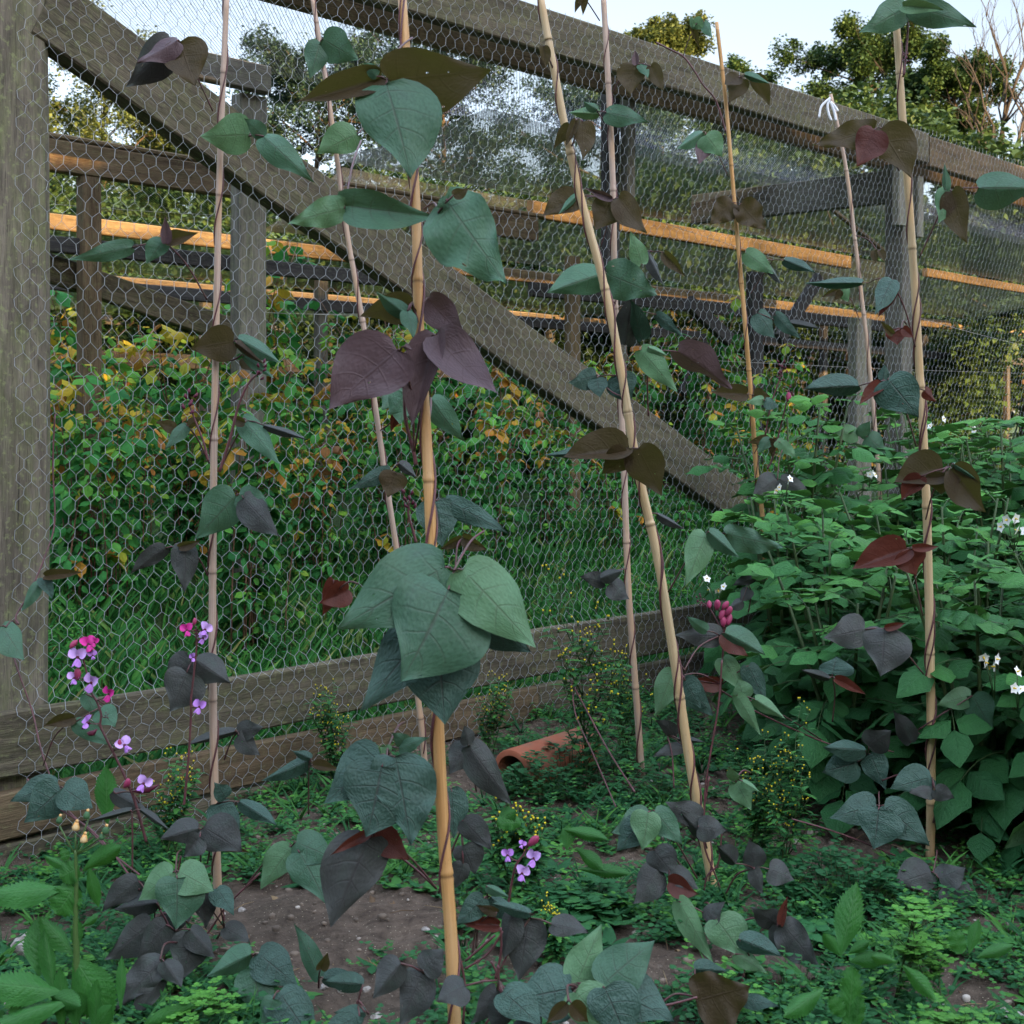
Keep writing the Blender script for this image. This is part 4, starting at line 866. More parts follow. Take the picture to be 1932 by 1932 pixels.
spike('F1',15,[(330,480),(352,560),(370,640),(400,800),(470,920),(520,1060),(512,1180),(560,1290),(630,1430),(700,1570),(780,1740),(860,1932),(930,2160),(1000,2420)],
  [(190,360,'bud',110),(385,320,'m',190),(450,300,'m',110),(430,440,'p',110),(270,460,'v',215),(230,680,'v',150),(268,700,'bud',130),(415,730,'v',205),(600,850,'m',165),(370,1150,'p',165),(580,1090,'dark',60),(770,1390,'v',185),(970,1800,'v',180),(765,1840,'bud',120),(700,1410,'bud',90)],3.02,.0036,[(860,1880,1140,1810),(370,1260,480,1220)])
spike('F1',15,[(1528,130),(1535,300),(1520,500),(1475,900),(1475,1060),(1450,1500),(1410,1932),(1400,2020)],[(1430,170,'m',150),(1500,120,'bud',80),(1625,165,'v',165),(1600,255,'v',130),(1495,460,'p',100),(1560,985,'p',160),(1540,230,'dark',90)],3.02,.0033)
spike('F3',16,[(560,1540),(520,1640),(440,1760),(400,1932),(370,2120),(350,2250)],[(365,1660,'p',125),(560,1570,'bud',130),(605,1690,'v',165),(500,1830,'v',160),(500,1560,'p',80)],2.72,.003)
spike('F4',6,[(300,1440),(325,1500),(340,1600),(330,1760),(318,1932)],[(300,1470,'bud',60),(330,1465,'bud',55),(350,1500,'bud',60),(320,1520,'bud',60),(360,1550,'bud',70),(335,1560,'bud',60)],3.5,.003)
spike('F4',6,[(200,1420),(235,1440),(270,1470),(320,1560)],[(205,1420,'dark',50),(235,1440,'dark',45),(265,1460,'bud',45)],3.52,.002)
spike('C1',4,[(1000,370),(1030,450),(1080,580),(1105,680)],[(1000,380,'dark',110)],3.05,.003); spike('C1',4,[(1390,208),(1330,250),(1270,370),(1220,560),(1165,735)],[(1380,208,'dark',90)],3.02,.0036)
spike('C3',5,[(405,890),(400,960),(425,1050),(440,1110)],[(408,900,'dark',100)],2.75,.0034); spike('C3',5,[(350,95),(375,300),(385,460),(430,640),(440,700)],[(372,120,'dark',30)],2.5,.004)
spike('C6',6,[(650,190),(630,260),(590,380),(560,540)],[(655,190,'dark',70),(640,240,'dark',50)],5.5,.004); spike('C6',6,[(690,310),(670,380),(640,500),(600,660),(570,720)],[(690,320,'dark',60),(680,360,'bud',50)],5.5,.004)
spike('C8',3,[(1320,120),(1310,260),(1295,400)],[(1305,310,'dark',45)],3.5,.003)
# white tie on cane 7
mb=MB(); Y=6.2
for pts in (((905,520),(880,540),(855,570),(845,625)),((900,530),(890,560),(895,600),(910,640)),((905,540),(925,560),(945,590)),((905,540),(925,590),(935,640))):
    mb.tube(catmull([cat(3,x,y,Y) for x,y in pts],5),.006,6)
o=mb.obj('plastic_tie',plain('white_plastic',(.75,.76,.8),.4,.1)); tag(o,'white plastic tie knotted round the tip of the greyish cane','tie')
# ------------------------------------------------------------------ potatoes
rp=random.Random(11)
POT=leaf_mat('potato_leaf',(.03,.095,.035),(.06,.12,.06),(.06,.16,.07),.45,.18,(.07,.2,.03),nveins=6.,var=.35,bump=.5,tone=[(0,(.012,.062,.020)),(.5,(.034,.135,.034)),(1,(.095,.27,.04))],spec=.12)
PST=plain('potato_stem',(.045,.075,.025),.5,.3,30.)
WHT=plain('white_petal',(.8,.8,.76),.5,.1); YEL=plain('yellow_anther',(.75,.5,.03),.5,.2)
pt_=[tpl(OVATE,5,4,.18,.18,.06,2),tpl(OVATE,5,4,.3,.3,.05,2),tpl(OVATE,5,4,.08,.1,.08,3)]
def arc(base,d,L,droop,n=5):
    P=[Vector(base)]; d=Vector(d).normalized()
    for i in range(n):
        d=(d+Vector((0,0,-droop/n))).normalized(); P.append(P[-1]+d*(L/n))
    return P
def compound(fm,sm,base,d,L,nl,size,tone,r,droop=.5,tp=pt_,rad=.0022,width=.76):
    P=arc(base,d,L,droop); sm.tube(P,[rad,rad*.9,rad*.8,rad*.7,rad*.6,rad*.4],3,0.,0,False)
    up=Vector((0,0,1))
    dd=(P[-1]-P[-2]).normalized(); fm.leaf(r.choice(tp),P[-1],dd+Vector((0,0,r.uniform(-.25,.1))),up+Vector((r.uniform(-.5,.5),r.uniform(-.8,.4),0)),size*1.15,size*1.15*width,tone)
    for k in range(nl):
        f=1-(k+.6)/(nl+.5); x=f*5; i=min(4,int(x)); p=P[i].lerp(P[i+1],x-i); dd=(P[i+1]-P[i]).normalized(); sd=dd.cross(up).normalized()
        s=size*(1-.13*k)*r.uniform(.85,1.1)
        for sg in (-1,1):
            fm.leaf(r.choice(tp),p+sd*sg*.006,sd*sg+dd*.45+Vector((0,0,r.uniform(-.25,.2))),up+Vector((r.uniform(-.8,.8),r.uniform(-1.1,.5),0)),s,s*width,min(1,max(0,tone+r.uniform(-.2,.2))))
def potato(seed,h):
    r=random.Random(seed); fm=MB(); sm=MB(); heads=[]
    for s in range(6):
        a=s*1.05+r.uniform(-.3,.3); hh=h*r.uniform(.75,1.05); lean=r.uniform(.12,.32)
        P=[Vector((math.cos(a)*(.03+lean*(z**1.4)*.9),math.sin(a)*(.03+lean*(z**1.4)*.9),hh*z)) for z in (0,.2,.4,.6,.8,1)]
        sm.tube(P,[.008,.0075,.007,.006,.005,.0035],5)
        n=int(6.5*h/.8)+3
        for k in range(n):
            f=.22+.76*k/(n-1); x=f*5; i=min(4,int(x)); p=P[i].lerp(P[i+1],x-i); an=a+k*2.4+r.uniform(-.4,.4)
            top=max(0,(f-.6)/.4)
            d=Vector((math.cos(an),math.sin(an),.35+.7*top)); L=(.22-.13*top)*r.uniform(.85,1.15)
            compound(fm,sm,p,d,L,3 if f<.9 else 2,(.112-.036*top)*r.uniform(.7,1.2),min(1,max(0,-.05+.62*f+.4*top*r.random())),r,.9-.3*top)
        heads.append(P[-1])
    return fm,sm,heads
def pflower(base,r):
    mb=MB(); 
    for q in range(r.randint(3,5)):
        e=base+Vector((r.uniform(-.035,.035),r.uniform(-.035,.035),r.uniform(.05,.11))); mb.tube([base,(base+e)/2+Vector((0,0,.01)),e],.0013,3,0.,2)
        nd=Vector((r.uniform(-1,1),r.uniform(-1.4,.2),r.uniform(-.5,.5))).normalized(); u=nd.orthogonal().normalized(); w=nd.cross(u)
        for k in range(5):
            a=k*1.2566; d=u*math.cos(a)+w*math.sin(a); mb.leaf(fpt,e,d+nd*.3,nd,.017,.016,0.,0)
        mb.tube([e,e+nd*.01],[.003,.001],5,0.,1)
    return mb
fpt=tpl(OVATE,2,2,-.1,.1)
PROT=[potato(40+i,(.72,.84,.97,1.1)[i]) for i in range(4)]
PMESH=[(f.mesh('foliage',POT),s.mesh('stems',PST),hd) for f,s,hd in PROT]
spots=[]
for Y in (3.42,3.75,4.2,4.7,5.2,5.8,6.4,7.05):
    x0={3.42:1.62,3.75:1.36,4.2:1.12,4.7:1.13,5.2:1.15,5.8:1.25,6.4:1.6,7.05:2.2}[Y]
    x=x0
    while x<.42*Y+.75:
        if Y<x+5.343-.42: spots.append((x+rp.uniform(-.06,.06),Y+rp.uniform(-.1,.1)))
        x+=.46
for i,(x,y) in enumerate(spots):
    k=rp.choice((0,1)) if y<4.4 else rp.choice((1,2,2)) if y<5.6 else rp.choice((2,3,3))
    fm,sm_,hd=PMESH[k]; b=Vector((x,y,gz(x,y)-.01)); rz=rp.uniform(0,6.28)
    pl=thing('potato_plant','leafy green potato plant in the dense patch at the right of the bed','potato plant',b,'potato plants',rz); sc_=rp.uniform(.94,1.1)*(1.13 if y>5.5 else 1.03); pl.scale=(sc_,)*3
    link('foliage',fm,pl); link('stems',sm_,pl)
    if rp.random()<.15:
        for q in rp.sample(hd,1):
            pflower(q,rp).obj('flower_cluster',[WHT,YEL,PST],pl)
# two flower sprays that show in the photograph, on the nearest plant stems
for c,x,y,Y in ((9,1775,70,3.45),(9,1900,130,3.4),(6,300,1350,4.7),(6,1450,470,5.4),(6,1110,730,5.2)):
    p=cat(c,x,y,Y)-Vector((0,0,.07)); near=min([o for o in C.objects if o.name.startswith('potato_plant')],key=lambda o:(o.location.xy-p.xy).length)
    o=pflower(Vector((0,0,0)),rp).obj('flower_cluster',[WHT,YEL,PST],near); o.matrix_local=near.matrix_basis.inverted()@Matrix.Translation(p)

# ------------------------------------------------------------------ raspberries and nettles behind the wire
RAS=leaf_mat('raspberry_leaf',(.04,.1,.03),None,(.06,.15,.05),.55,.25,None,nveins=7.,var=.3,bump=.3,tone=[(0,(.02,.145,.042)),(.3,(.055,.27,.055)),(.5,(.16,.42,.05)),(.62,(.28,.38,.035)),(.72,(.55,.40,.03)),(.84,(.5,.2,.03)),(1,(.22,.08,.03))],spec=.12)  # autumn leaf tones, brightened overall to stand in for sun on the tops
RST=plain('raspberry_cane',(.16,.09,.055),.6,.3,20.)
rtp=[tpl(OVATE,5,4,.12,.2,.07,3,tooth=.06),tpl(OVATE,5,4,.25,.3,.06,2,tooth=.06)]
def raspberry(seed,h):
    r=random.Random(seed); fm=MB(); sm=MB()
    for s in range(6):
        a=r.uniform(0,6.28); hh=h*r.uniform(.7,1.05); lean=r.uniform(.1,.45); o=Vector((r.uniform(-.14,.14),r.uniform(-.14,.14),0))
        P=[o+Vector((math.cos(a)*lean*z**2,math.sin(a)*lean*z**2,hh*z*(1-.08*z*z))) for z in (0,.2,.4,.6,.8,1)]
        sm.tube(P,[.006,.0055,.005,.004,.003,.002],5)
        old=r.random()<.14; n=17
        for k in range(n):
            f=.12+.87*k/(n-1); x=f*5; i=min(4,int(x)); p=P[i].lerp(P[i+1],x-i); an=k*2.4+r.uniform(-.5,.5)
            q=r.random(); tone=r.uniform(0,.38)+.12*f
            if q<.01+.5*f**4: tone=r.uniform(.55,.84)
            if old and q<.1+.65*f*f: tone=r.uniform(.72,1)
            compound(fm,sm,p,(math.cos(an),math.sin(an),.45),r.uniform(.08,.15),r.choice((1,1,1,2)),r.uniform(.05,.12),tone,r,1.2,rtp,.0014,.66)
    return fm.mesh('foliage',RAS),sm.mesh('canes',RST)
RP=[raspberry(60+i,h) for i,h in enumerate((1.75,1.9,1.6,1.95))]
k=0
for t0,s0,s1,st in ((1.2,3.7,8.4,.31),(2.35,-1.2,9.2,.40),(4.6,.5,12.5,.7),(7.2,3,15.5,1.0)):
    s=s0
    while s<s1:
        b=W(s+rp.uniform(-.1,.1),t0+rp.uniform(-.15,.15),0); b.z=gz(b.x,b.y)
        lab={1.2:'low leafy raspberry sucker on the bank behind the chicken wire, above the grass',2.35:'leafy raspberry plant with green and yellowing leaves, in the first row behind the chicken wire',4.6:'raspberry plant with orange and brown leaves in the second row behind the wire',7.2:'distant sunlit raspberry plant in the far row among the cage rails'}[t0]
        pl=thing('raspberry_plant',lab,'raspberry plant',b,'raspberry plants in the row %s'%{1.2:'in front of the first cage rail',2.35:'nearest the wire',4.6:'behind the first cage',7.2:'farthest back'}[t0],rp.uniform(0,6.28)); q=rp.uniform(.85,1.08); pl.scale=(q,q,q)
        q*={1.2:rp.uniform(.42,.7),2.35:rp.uniform(.62,1.0)}.get(t0,.85); pl.scale=(q*1.1,q*1.1,q)
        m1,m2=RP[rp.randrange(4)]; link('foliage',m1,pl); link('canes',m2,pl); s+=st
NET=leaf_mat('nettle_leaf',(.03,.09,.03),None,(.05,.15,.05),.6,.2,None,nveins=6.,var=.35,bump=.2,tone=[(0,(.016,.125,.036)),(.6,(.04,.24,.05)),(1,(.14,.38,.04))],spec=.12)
ltp=[tpl(OVATE,4,4,.15,.25,.04,2,tooth=.08),tpl(LANCE,4,2,.2,.3,.05,2,tooth=.05)]
def nettle(seed,h,lt_,ns=9,L0=.07):
    r=random.Random(seed); fm=MB(); sm=MB()
    for s in range(ns):
        a=r.uniform(0,6.28); hh=h*r.uniform(.5,1.05); o=Vector((r.gauss(0,.12),r.gauss(0,.12),0)); ln=r.uniform(0,.18)
        P=[o+Vector((math.cos(a)*ln*z,math.sin(a)*ln*z,hh*z)) for z in (0,.33,.66,1)]; sm.tube(P,[.003,.0027,.002,.0012],4)
        n=int(hh/.055)
        for k in range(n):
            f=(k+1)/n; x=f*3; i=min(2,int(x)); p=P[i].lerp(P[i+1],x-i); an=k*1.57+r.uniform(-.3,.3)
            for sg in (0,math.pi):
                L=L0*(1.1-.6*f)*r.uniform(.8,1.2)
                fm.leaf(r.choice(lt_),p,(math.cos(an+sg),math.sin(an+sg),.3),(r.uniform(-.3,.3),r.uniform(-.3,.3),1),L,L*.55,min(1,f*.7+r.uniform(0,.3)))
    return fm.mesh('foliage',NET),sm.mesh('stems',PST)
NP=[nettle(90,.75,ltp[:1]),nettle(91,.6,ltp,9,.09),nettle(92,.5,ltp[1:],8,.11)]
k=0; s=.2
while s<8.6:
    for t0 in (.75,1.55):
        if rp.random()<(.45 if s<3.9 and t0<1.3 else .95):
            b=W(s+rp.uniform(-.15,.15),t0+rp.uniform(-.2,.2),0); b.z=gz(b.x,b.y); m1,m2=NP[rp.randrange(3)]
            pl=thing('nettle_plant','green leafy weed growing in the grass between the wire and the raspberries','weed',b,'tall weeds behind the wire',rp.uniform(0,6.28)); q=rp.uniform(.5,.85)*(1.0 if s>3.9 else .62 if t0<1.3 else .8); pl.scale=(q,q,q)
            link('foliage',m1,pl); link('stems',m2,pl)
    s+=.42
for px,t0,q in ((455,.85,.70),(500,.8,.6),(170,1.2,.66),(205,1.15,.55),(260,1.5,.5),(330,1.55,.55),(390,1.45,.5),(120,1.5,.6),(560,1.4,.55),(620,1.35,.5)):
    b=W(sAt(px,t0),t0,0); b.z=gz(b.x,b.y); pl=thing('raspberry_plant','low leafy raspberry sucker on the bank behind the chicken wire, above the grass','raspberry plant',b,'raspberry plants in the row in front of the first cage rail',px); pl.scale=(q,q,q)
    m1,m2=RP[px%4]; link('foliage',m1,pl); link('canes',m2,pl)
# grass behind the wire
GRS=leaf_mat('grass_blade',(.04,.11,.025),None,(.05,.14,.03),.5,.25,None,nveins=1.,var=.1,bump=0,tone=[(0,(.022,.14,.03)),(.7,(.07,.26,.04)),(1,(.28,.26,.09))],spec=.12)
gt=tpl([(0,.5,0),(.5,.4,.5),(1,0,1)],3,2,.2,.35); mb=MB()
for i in range(22000):
    s=rp.uniform(-.9,8.5); t0=abs(rp.gauss(0,1.0))+.12
    if t0>3.4 : continue
    b=W(s,t0,0); tuft=noise.noise(Vector((s*3,t0*3,0)))
    L=rp.uniform(.06,.19)*(1.1+.8*tuft); a=rp.uniform(0,6.28); b.z=gz(b.x,b.y)
    mb.leaf(gt,b,(math.cos(a)*.5-.12,math.sin(a)*.5+.12,1),(-math.cos(a),-math.sin(a),.5),L,.0075,rp.random()**2)
o=mb.obj('grass',GRS); tag(o,'rough green grass growing behind the chicken wire','grass',kind='stuff')

# ------------------------------------------------------------------ weeds in the bed
WD=leaf_mat('weed_leaf',(.03,.09,.03),None,(.05,.14,.05),.5,.2,None,nveins=5.,var=.25,bump=.15,tone=[(0,(.009,.055,.022)),(.5,(.024,.11,.034)),(1,(.10,.28,.035))],spec=.12)
r2=tpl(ROUND,3,2,.15,.15); r3=tpl(OVATE,3,2,.2,.2); lob=tpl([(0,.1,0),(.12,.35,.15),(.22,.15,.22),(.35,.5,.4),(.45,.2,.45),(.6,.45,.66),(.7,.18,.7),(.85,.25,.9),(1,0,1)],8,2,.1,.35)
BARE=[(cp(7,1500,1500),260),(cp(8,200,1420),230),(cp(8,150,1850),260),(cp(9,1650,1780),200),(cp(7,1350,1330),150),(cp(8,860,900),70),(cp(9,1900,1850),160),(cp(7,1700,1600),160)]
def vis(p): return CX+p.x/p.y*F, HZ+(H-p.z)/p.y*F
def bare(p):
    px,py=vis(p)
    return any(abs(px-q[0])<rad*.55 and abs(py-q[1])<rad*.28 for q,rad in BARE)
mb=MB(); cnt=0
while cnt<4300:
    Y=2.1+4.1*rp.random()**1.3; x=rp.uniform(-.43*Y-.1,.43*Y+.2)
    if Y>x+5.343-.04: continue
    p=Vector((x,Y,gz(x,Y)))
    dn=noise.noise(Vector((x*2.6,Y*2.6,4)))+.25
    if bare(p): dn-=.62
    if rp.random()>dn*1.5+.3: continue
    cnt+=1; kind=rp.random(); tone=rp.uniform(.1,.8)
    if kind<.6:        # chickweed like sprig
        for b_ in range(rp.randint(3,6)):
            a=rp.uniform(0,6.28); q=Vector(p); d=Vector((math.cos(a),math.sin(a),rp.uniform(.3,1.2))).normalized()
            for k in range(rp.randint(3,5)):
                q=q+d*rp.uniform(.012,.022); d=(d+Vector((rp.uniform(-.3,.3),rp.uniform(-.3,.3),rp.uniform(-.2,.2)))).normalized()
                for sg in (0,3.14):
                    an=k*1.57+sg+a; L=rp.uniform(.010,.02); mb.leaf(rp.choice((r2,r3)),q,(math.cos(an),math.sin(an),.3),(rp.uniform(-.4,.4),rp.uniform(-.4,.4),1),L,L*.75,tone+rp.uniform(-.1,.2))
    elif kind<.85:     # seedling rosette
        n=rp.randint(4,7); L=rp.uniform(.022,.07)
        for k in range(n):
            a=k*6.283/n+rp.uniform(-.3,.3); mb.leaf(r3,p+Vector((0,0,.008)),(math.cos(a),math.sin(a),rp.uniform(.1,.8)),(0,0,1),L*rp.uniform(.7,1.1),L*.5,tone)
    else:              # grass tuft
        for k in range(rp.randint(5,10)):
            a=rp.uniform(0,6.28); L=rp.uniform(.04,.12); mb.leaf(gt,p,(math.cos(a)*.6,math.sin(a)*.6,1),(-math.cos(a),-math.sin(a),.5),L,.005,tone)
o=mb.obj('ground_weeds',WD); tag(o,'low mat of small green weed seedlings over the soil','weeds',kind='stuff')
# dead leaves and straw on the soil
LIT=leaf_mat('dead_leaf',(.14,.09,.05),None,(.08,.05,.03),.8,.1,None,nveins=5.,var=.4,bump=.3,tone=[(0,(.07,.045,.028)),(.6,(.16,.10,.055)),(1,(.30,.22,.12))],spec=.1)
cl_=tpl(OVATE,5,4,.5,.7,.15,2,.8); mb=MB(); cnt=0
while cnt<420:
    Y=2.1+3.6*rp.random()**1.4; x=rp.uniform(-.42,.42)*Y
    if Y>x+5.2: continue
    cnt+=1; p=Vector((x,Y,gz(x,Y)+.006)); a=rp.uniform(0,6.28); d=Vector((math.cos(a),math.sin(a),rp.uniform(-.1,.25)))
    if rp.random()<.55: L=rp.uniform(.015,.05); mb.leaf(cl_,p,d,(rp.uniform(-.5,.5),rp.uniform(-.5,.5),1),L,L*.6,rp.random())
    else: L=rp.uniform(.03,.11); mb.tube([p,p+d*L*.5+Vector((0,0,.004)),p+d*L],[.0011,.0012,.0006],4,rp.uniform(.3,1))
o=mb.obj('leaf_litter',LIT); tag(o,'dead leaves and straw bits lying on the soil','litter',kind='stuff')
# larger single weeds
YH=plain('yellow_floret',(.7,.55,.02),.5,.15)
def groundsel(seed,h):
    r=random.Random(seed); fm=MB(); sm=MB(); hm=fm
    def br(p,d,L,lev):
        P=arc(p,d,L,-.15,4); sm.tube(P,[.0032*(.7**lev),.003*(.7**lev),.0026*(.7**lev),.0022*(.7**lev),.0014*(.7**lev)],4)
        for k in range(1,5):
            for q in range(2 if lev<2 else 1):
                a=r.uniform(0,6.28); l=r.uniform(.03,.065)*(.85**lev); fm.leaf(lob,P[k],(math.cos(a),math.sin(a),.25),(0,0,1),l,l*.55,r.uniform(.3,.8))
        if lev<2:
            for k in (1,2,3,4):
                a=r.uniform(0,6.28); br(P[k],Vector((math.cos(a)*.7,math.sin(a)*.7,1)),L*r.uniform(.35,.55),lev+1)
        else:
            for k in range(r.randint(1,3)):
                a=r.uniform(0,6.28); e=P[-1]+Vector((0,0,.006))+Vector((math.cos(a)*.012,math.sin(a)*.012,r.uniform(.0,.02))); sm.tube([P[-1],e],.0007,3)
                sm.tube([e-Vector((0,0,.001)),e+Vector((0,0,.004)),e+Vector((0,0,.009))],[.0022,.003,.0022],5); hm.tube([e+Vector((0,0,.008)),e+Vector((0,0,.0125))],[.0026,.003],6,0.,1)
    for s in range(3):
        a=r.uniform(0,6.28); br(Vector((r.uniform(-.03,.03),r.uniform(-.03,.03),0)),Vector((math.cos(a)*.25,math.sin(a)*.25,1)),h*r.uniform(.5,.62),0)
    return fm.mesh('foliage',[WD,YH]),sm.mesh('stems',PST)
GS=[groundsel(5,.62),groundsel(6,.42),groundsel(8,.25)]
for c,x,y,Y,k,sc_,lab in ((8,1340,560,4.25,0,1.15,'tall bushy groundsel with tiny yellow flowers, between the boards and the clay pipe'),(8,1560,600,4.6,0,.8,'groundsel with yellow flowers wrapped round the foot of the slim pale cane'),
    (9,650,1000,3.5,0,.72,'groundsel with yellow flowers against the dark gap beside the potato patch'),(9,500,830,3.6,1,.8,'smaller groundsel right of the slanting buff cane'),(8,800,480,4.7,1,.75,'small groundsel at the left end of the clay pipe'),
    (8,1010,1040,3.3,2,1.,'short groundsel just behind the low violet bean flowers'),(8,1180,1290,2.9,2,.6,'tiny groundsel on the soil among mixed weeds'),(7,850,720,3.7,1,.8,'groundsel tuft against the boards left of the pinkish cane'),(7,1810,440,4.4,1,.8,'yellow flowered groundsel against the lower board in mid fence')):
    b=cat(c,x,y,Y); b.z=gz(b.x,b.y); g3=GS[k]; pl=thing('groundsel_plant',lab,'weed',b,None,rp.uniform(0,6)); pl.scale=(sc_,)*3
    link('foliage',g3[0],pl);link('stems',g3[1],pl)
def spurge(seed,h):
    r=random.Random(seed); fm=MB(); sm=MB()
    for s in range(5):
        a=r.uniform(0,6.28); P=arc((0,0,0),(math.cos(a)*.4,math.sin(a)*.4,1),h*r.uniform(.6,1),.0,4); sm.tube(P,.0016,4)
        for k in range(18):
            x=r.uniform(.8,4); i=min(3,int(x)); p=P[i].lerp(P[i+1],x-i); an=k*2.4; L=r.uniform(.012,.02); fm.leaf(r2,p,(math.cos(an),math.sin(an),.4),(0,0,1),L,L*.7,r.uniform(.4,.8))
        for k in range(16):
            p=P[-1]+Vector((r.gauss(0,.022),r.gauss(0,.022),r.gauss(0,.012))); sm.tube([P[-1]-Vector((0,0,.02)),p],.0007,3)
            for q in range(3):
                an=q*2.1+k; fm.leaf(r2,p,(math.cos(an),math.sin(an),.25),(0,0,1),.013,.012,r.uniform(.8,1))
    return fm.mesh('foliage',WD),sm.mesh('stems',PST)
SG=[spurge(2,.2),spurge(3,.15)]
for c,x,y,Y,k,sc_,lab in ((9,1240,1640,2.72,0,1.15,'bright yellow green spurge plant, tallest in the right foreground'),(9,1500,1720,2.68,0,.8,'slim spurge plant between the tall spurge and the right edge'),(9,1570,1960,2.4,1,1.,'low bright spurge at the bottom right on bare soil'),
    (9,380,1740,2.6,1,.8,'small spurge under the big brown bean leaf'),(7,1060,1800,2.55,1,.9,'small round leaved spurge below the deep purple bush'),(9,1350,2000,2.35,1,.8,'spurge seedling at the bottom edge beside the clover')):
    b=cat(c,x,y,Y); b.z=gz(b.x,b.y); pl=thing('spurge_plant',lab,'weed',b,None,rp.uniform(0,6)); pl.scale=(sc_,)*3; link('foliage',SG[k][0],pl); link('stems',SG[k][1],pl)
def clump(seed,n,rad,L,lt_,ht,tone):
    r=random.Random(seed); fm=MB(); sm=MB()
    for k in range(n):
        a=r.uniform(0,6.28); d=rad*math.sqrt(r.random()); h=ht*(1-(d/rad)**2*.7)*r.uniform(.6,1.05); p=Vector((math.cos(a)*d,math.sin(a)*d,h)); sm.tube([(p.x*.6,p.y*.6,0),p],.0009,3)
        for q in range(5):
            an=q*1.3+r.uniform(-.3,.3); l=L*r.uniform(.7,1.15); fm.leaf(r.choice(lt_),p+Vector((0,0,-.004*q)),(math.cos(an),math.sin(an),.25),(r.uniform(-.3,.3),r.uniform(-.3,.3),1),l,l*.8,tone+r.uniform(-.15,.15))
    return fm.mesh('foliage',WD),sm.mesh('stems',PST)
CL=[clump(1,60,.14,.02,[r2],.12,.3),clump(2,40,.11,.016,[r2,r3],.08,.5),clump(3,30,.09,.03,[r2],.07,.45)]
for c,x,y,Y,k,sc_,lab in ((9,980,1150,3.3,0,1.2,'mound of dark green chickweed right of the buff cane foot'),(9,1120,1200,3.25,0,.8,'chickweed mound next to the dark grey bean leaves'),(9,800,1350,3.05,2,1.2,'patch of broad leaved clover on the path'),
    (8,960,780,3.8,1,1.2,'low weed mound below the open end of the clay pipe'),(8,1700,560,4.2,0,.8,'chickweed by the foot of the slim pale cane'),
    (8,680,340,4.6,1,1.,'chickweed tuft against the boards behind the centre cane'),(7,830,620,3.8,1,1.1,'bright weed tuft at the boards beside the violet bean flowers'),(7,760,900,3.4,1,1.2,'weed tuft under the violet flower stalk'),(8,1180,1180,3.0,2,1.2,'flat green weed patch beside the low violet flowers'),
    (8,1350,1080,3.2,2,1.2,'weed patch halfway between the two clusters of bean leaves'),(9,1230,1800,2.5,2,.9,'clover with large rounded leaflets at the right foreground'),(9,700,1650,2.75,1,1.2,'dark chickweed cushion left of the serrated thistle leaf'),(9,150,1700,2.6,1,1.3,'feathery weed cushion behind the big brown bean leaf'),(8,1880,1880,2.35,1,1.3,'green weed cushion at the bottom right of the big bean leaves'),(7,1060,1720,2.62,2,.9,'small spoon leaved weed clump below the deep purple bush'),(9,950,1700,2.62,2,.9,'pale spoon leaved seedling cluster in the right foreground')):
    b=cat(c,x,y,Y); b.z=gz(b.x,b.y); pl=thing('weed_clump',lab,'weed',b,None,rp.uniform(0,6)); pl.scale=(sc_,)*3; link('foliage',CL[k][0],pl); link('stems',CL[k][1],pl)
# sow thistle in the left foreground and serrated leaves
SOW=leaf_mat('sow_thistle_leaf',(.028,.12,.022),(.05,.13,.05),(.12,.24,.10),.42,.2,(.08,.25,.02),nveins=9.,var=.2,bump=.3)
SST=plain('sow_thistle_stem',(.07,.13,.035),.45,.25,30.); ORB=plain('orange_bud',(.75,.33,.06),.5,.25,60.,col2=(.7,.5,.25)); BUD=plain('green_bud',(.05,.12,.05),.5,.2)
stp={'f':tpl(LANCE,40,4,.3,.25,.05,2,.15,tooth=.09),'c':tpl(LANCE,40,4,.3,.6,.05,2,tooth=.09),'n':tpl(LANCE,34,4,.45,.2,.05,2,.3,tooth=.12),'r':tpl(ROUND,26,4,.2,.25,.1,3,tooth=.17)}
SOWM={}
for k_,v_ in stp.items():
    q=MB(); q.block(*v_,0.); SOWM[k_]=q.mesh('serrated_leaf_'+k_,SOW)
def sowleaf(par,c,bx,by,tx,ty,wd,Y,var,tilt,roll):
    b=cat(c,bx,by,Y); m=cat(c,tx,ty,Y)-b; L=m.length/math.cos(tilt); wid=wd/CROPS[c][2]*K/F*Y/max(.5,math.cos(roll)); m=(m+Vector((0,-1,0))*L*math.sin(tilt)).normalized()
    tc_=(Vector((0,0,H))-b).normalized(); n=(tc_-m*tc_.dot(m)).normalized(); n=Matrix.Rotation(roll,3,m)@n; x=m.cross(n).normalized(); lz=.5*(L+wid)
    o=bpy.data.objects.new('leaf',SOWM[var]); C.objects.link(o); o.parent=par; p=b-par.location
    o.matrix_local=Matrix(((x.x*wid,m.x*L,n.x*lz,p.x),(x.y*wid,m.y*L,n.y*lz,p.y),(x.z*wid,m.z*L,n.z*lz,p.z),(0,0,0,1)))
Y=2.55; b=cat(7,420,2150,Y); b.z=gz(b.x,b.y)
sow=thing('sow_thistle','bright green sow thistle with toothed leaves and orange tipped buds in the left foreground','sow thistle',b)
st=[cat(7,x,y,Y)-b for x,y in ((400,1010),(405,1200),(400,1400),(405,1600),(395,1800),(420,2150))]
mb=MB(); pth=catmull(st,5); mb.tube(pth,[.003+.006*i/len(pth) for i in range(len(pth))],7)
for x,y in ((315,850),(402,890),(445,950),(475,800),(585,870),(530,940)):
    e=cat(7,x,y+30,Y)-b; mb.tube([st[0]+Vector((0,0,-.01)),(st[0]+e)/2+Vector((0,0,-.006)),e],.0017,5)
mb.obj('stem',SST,sow)
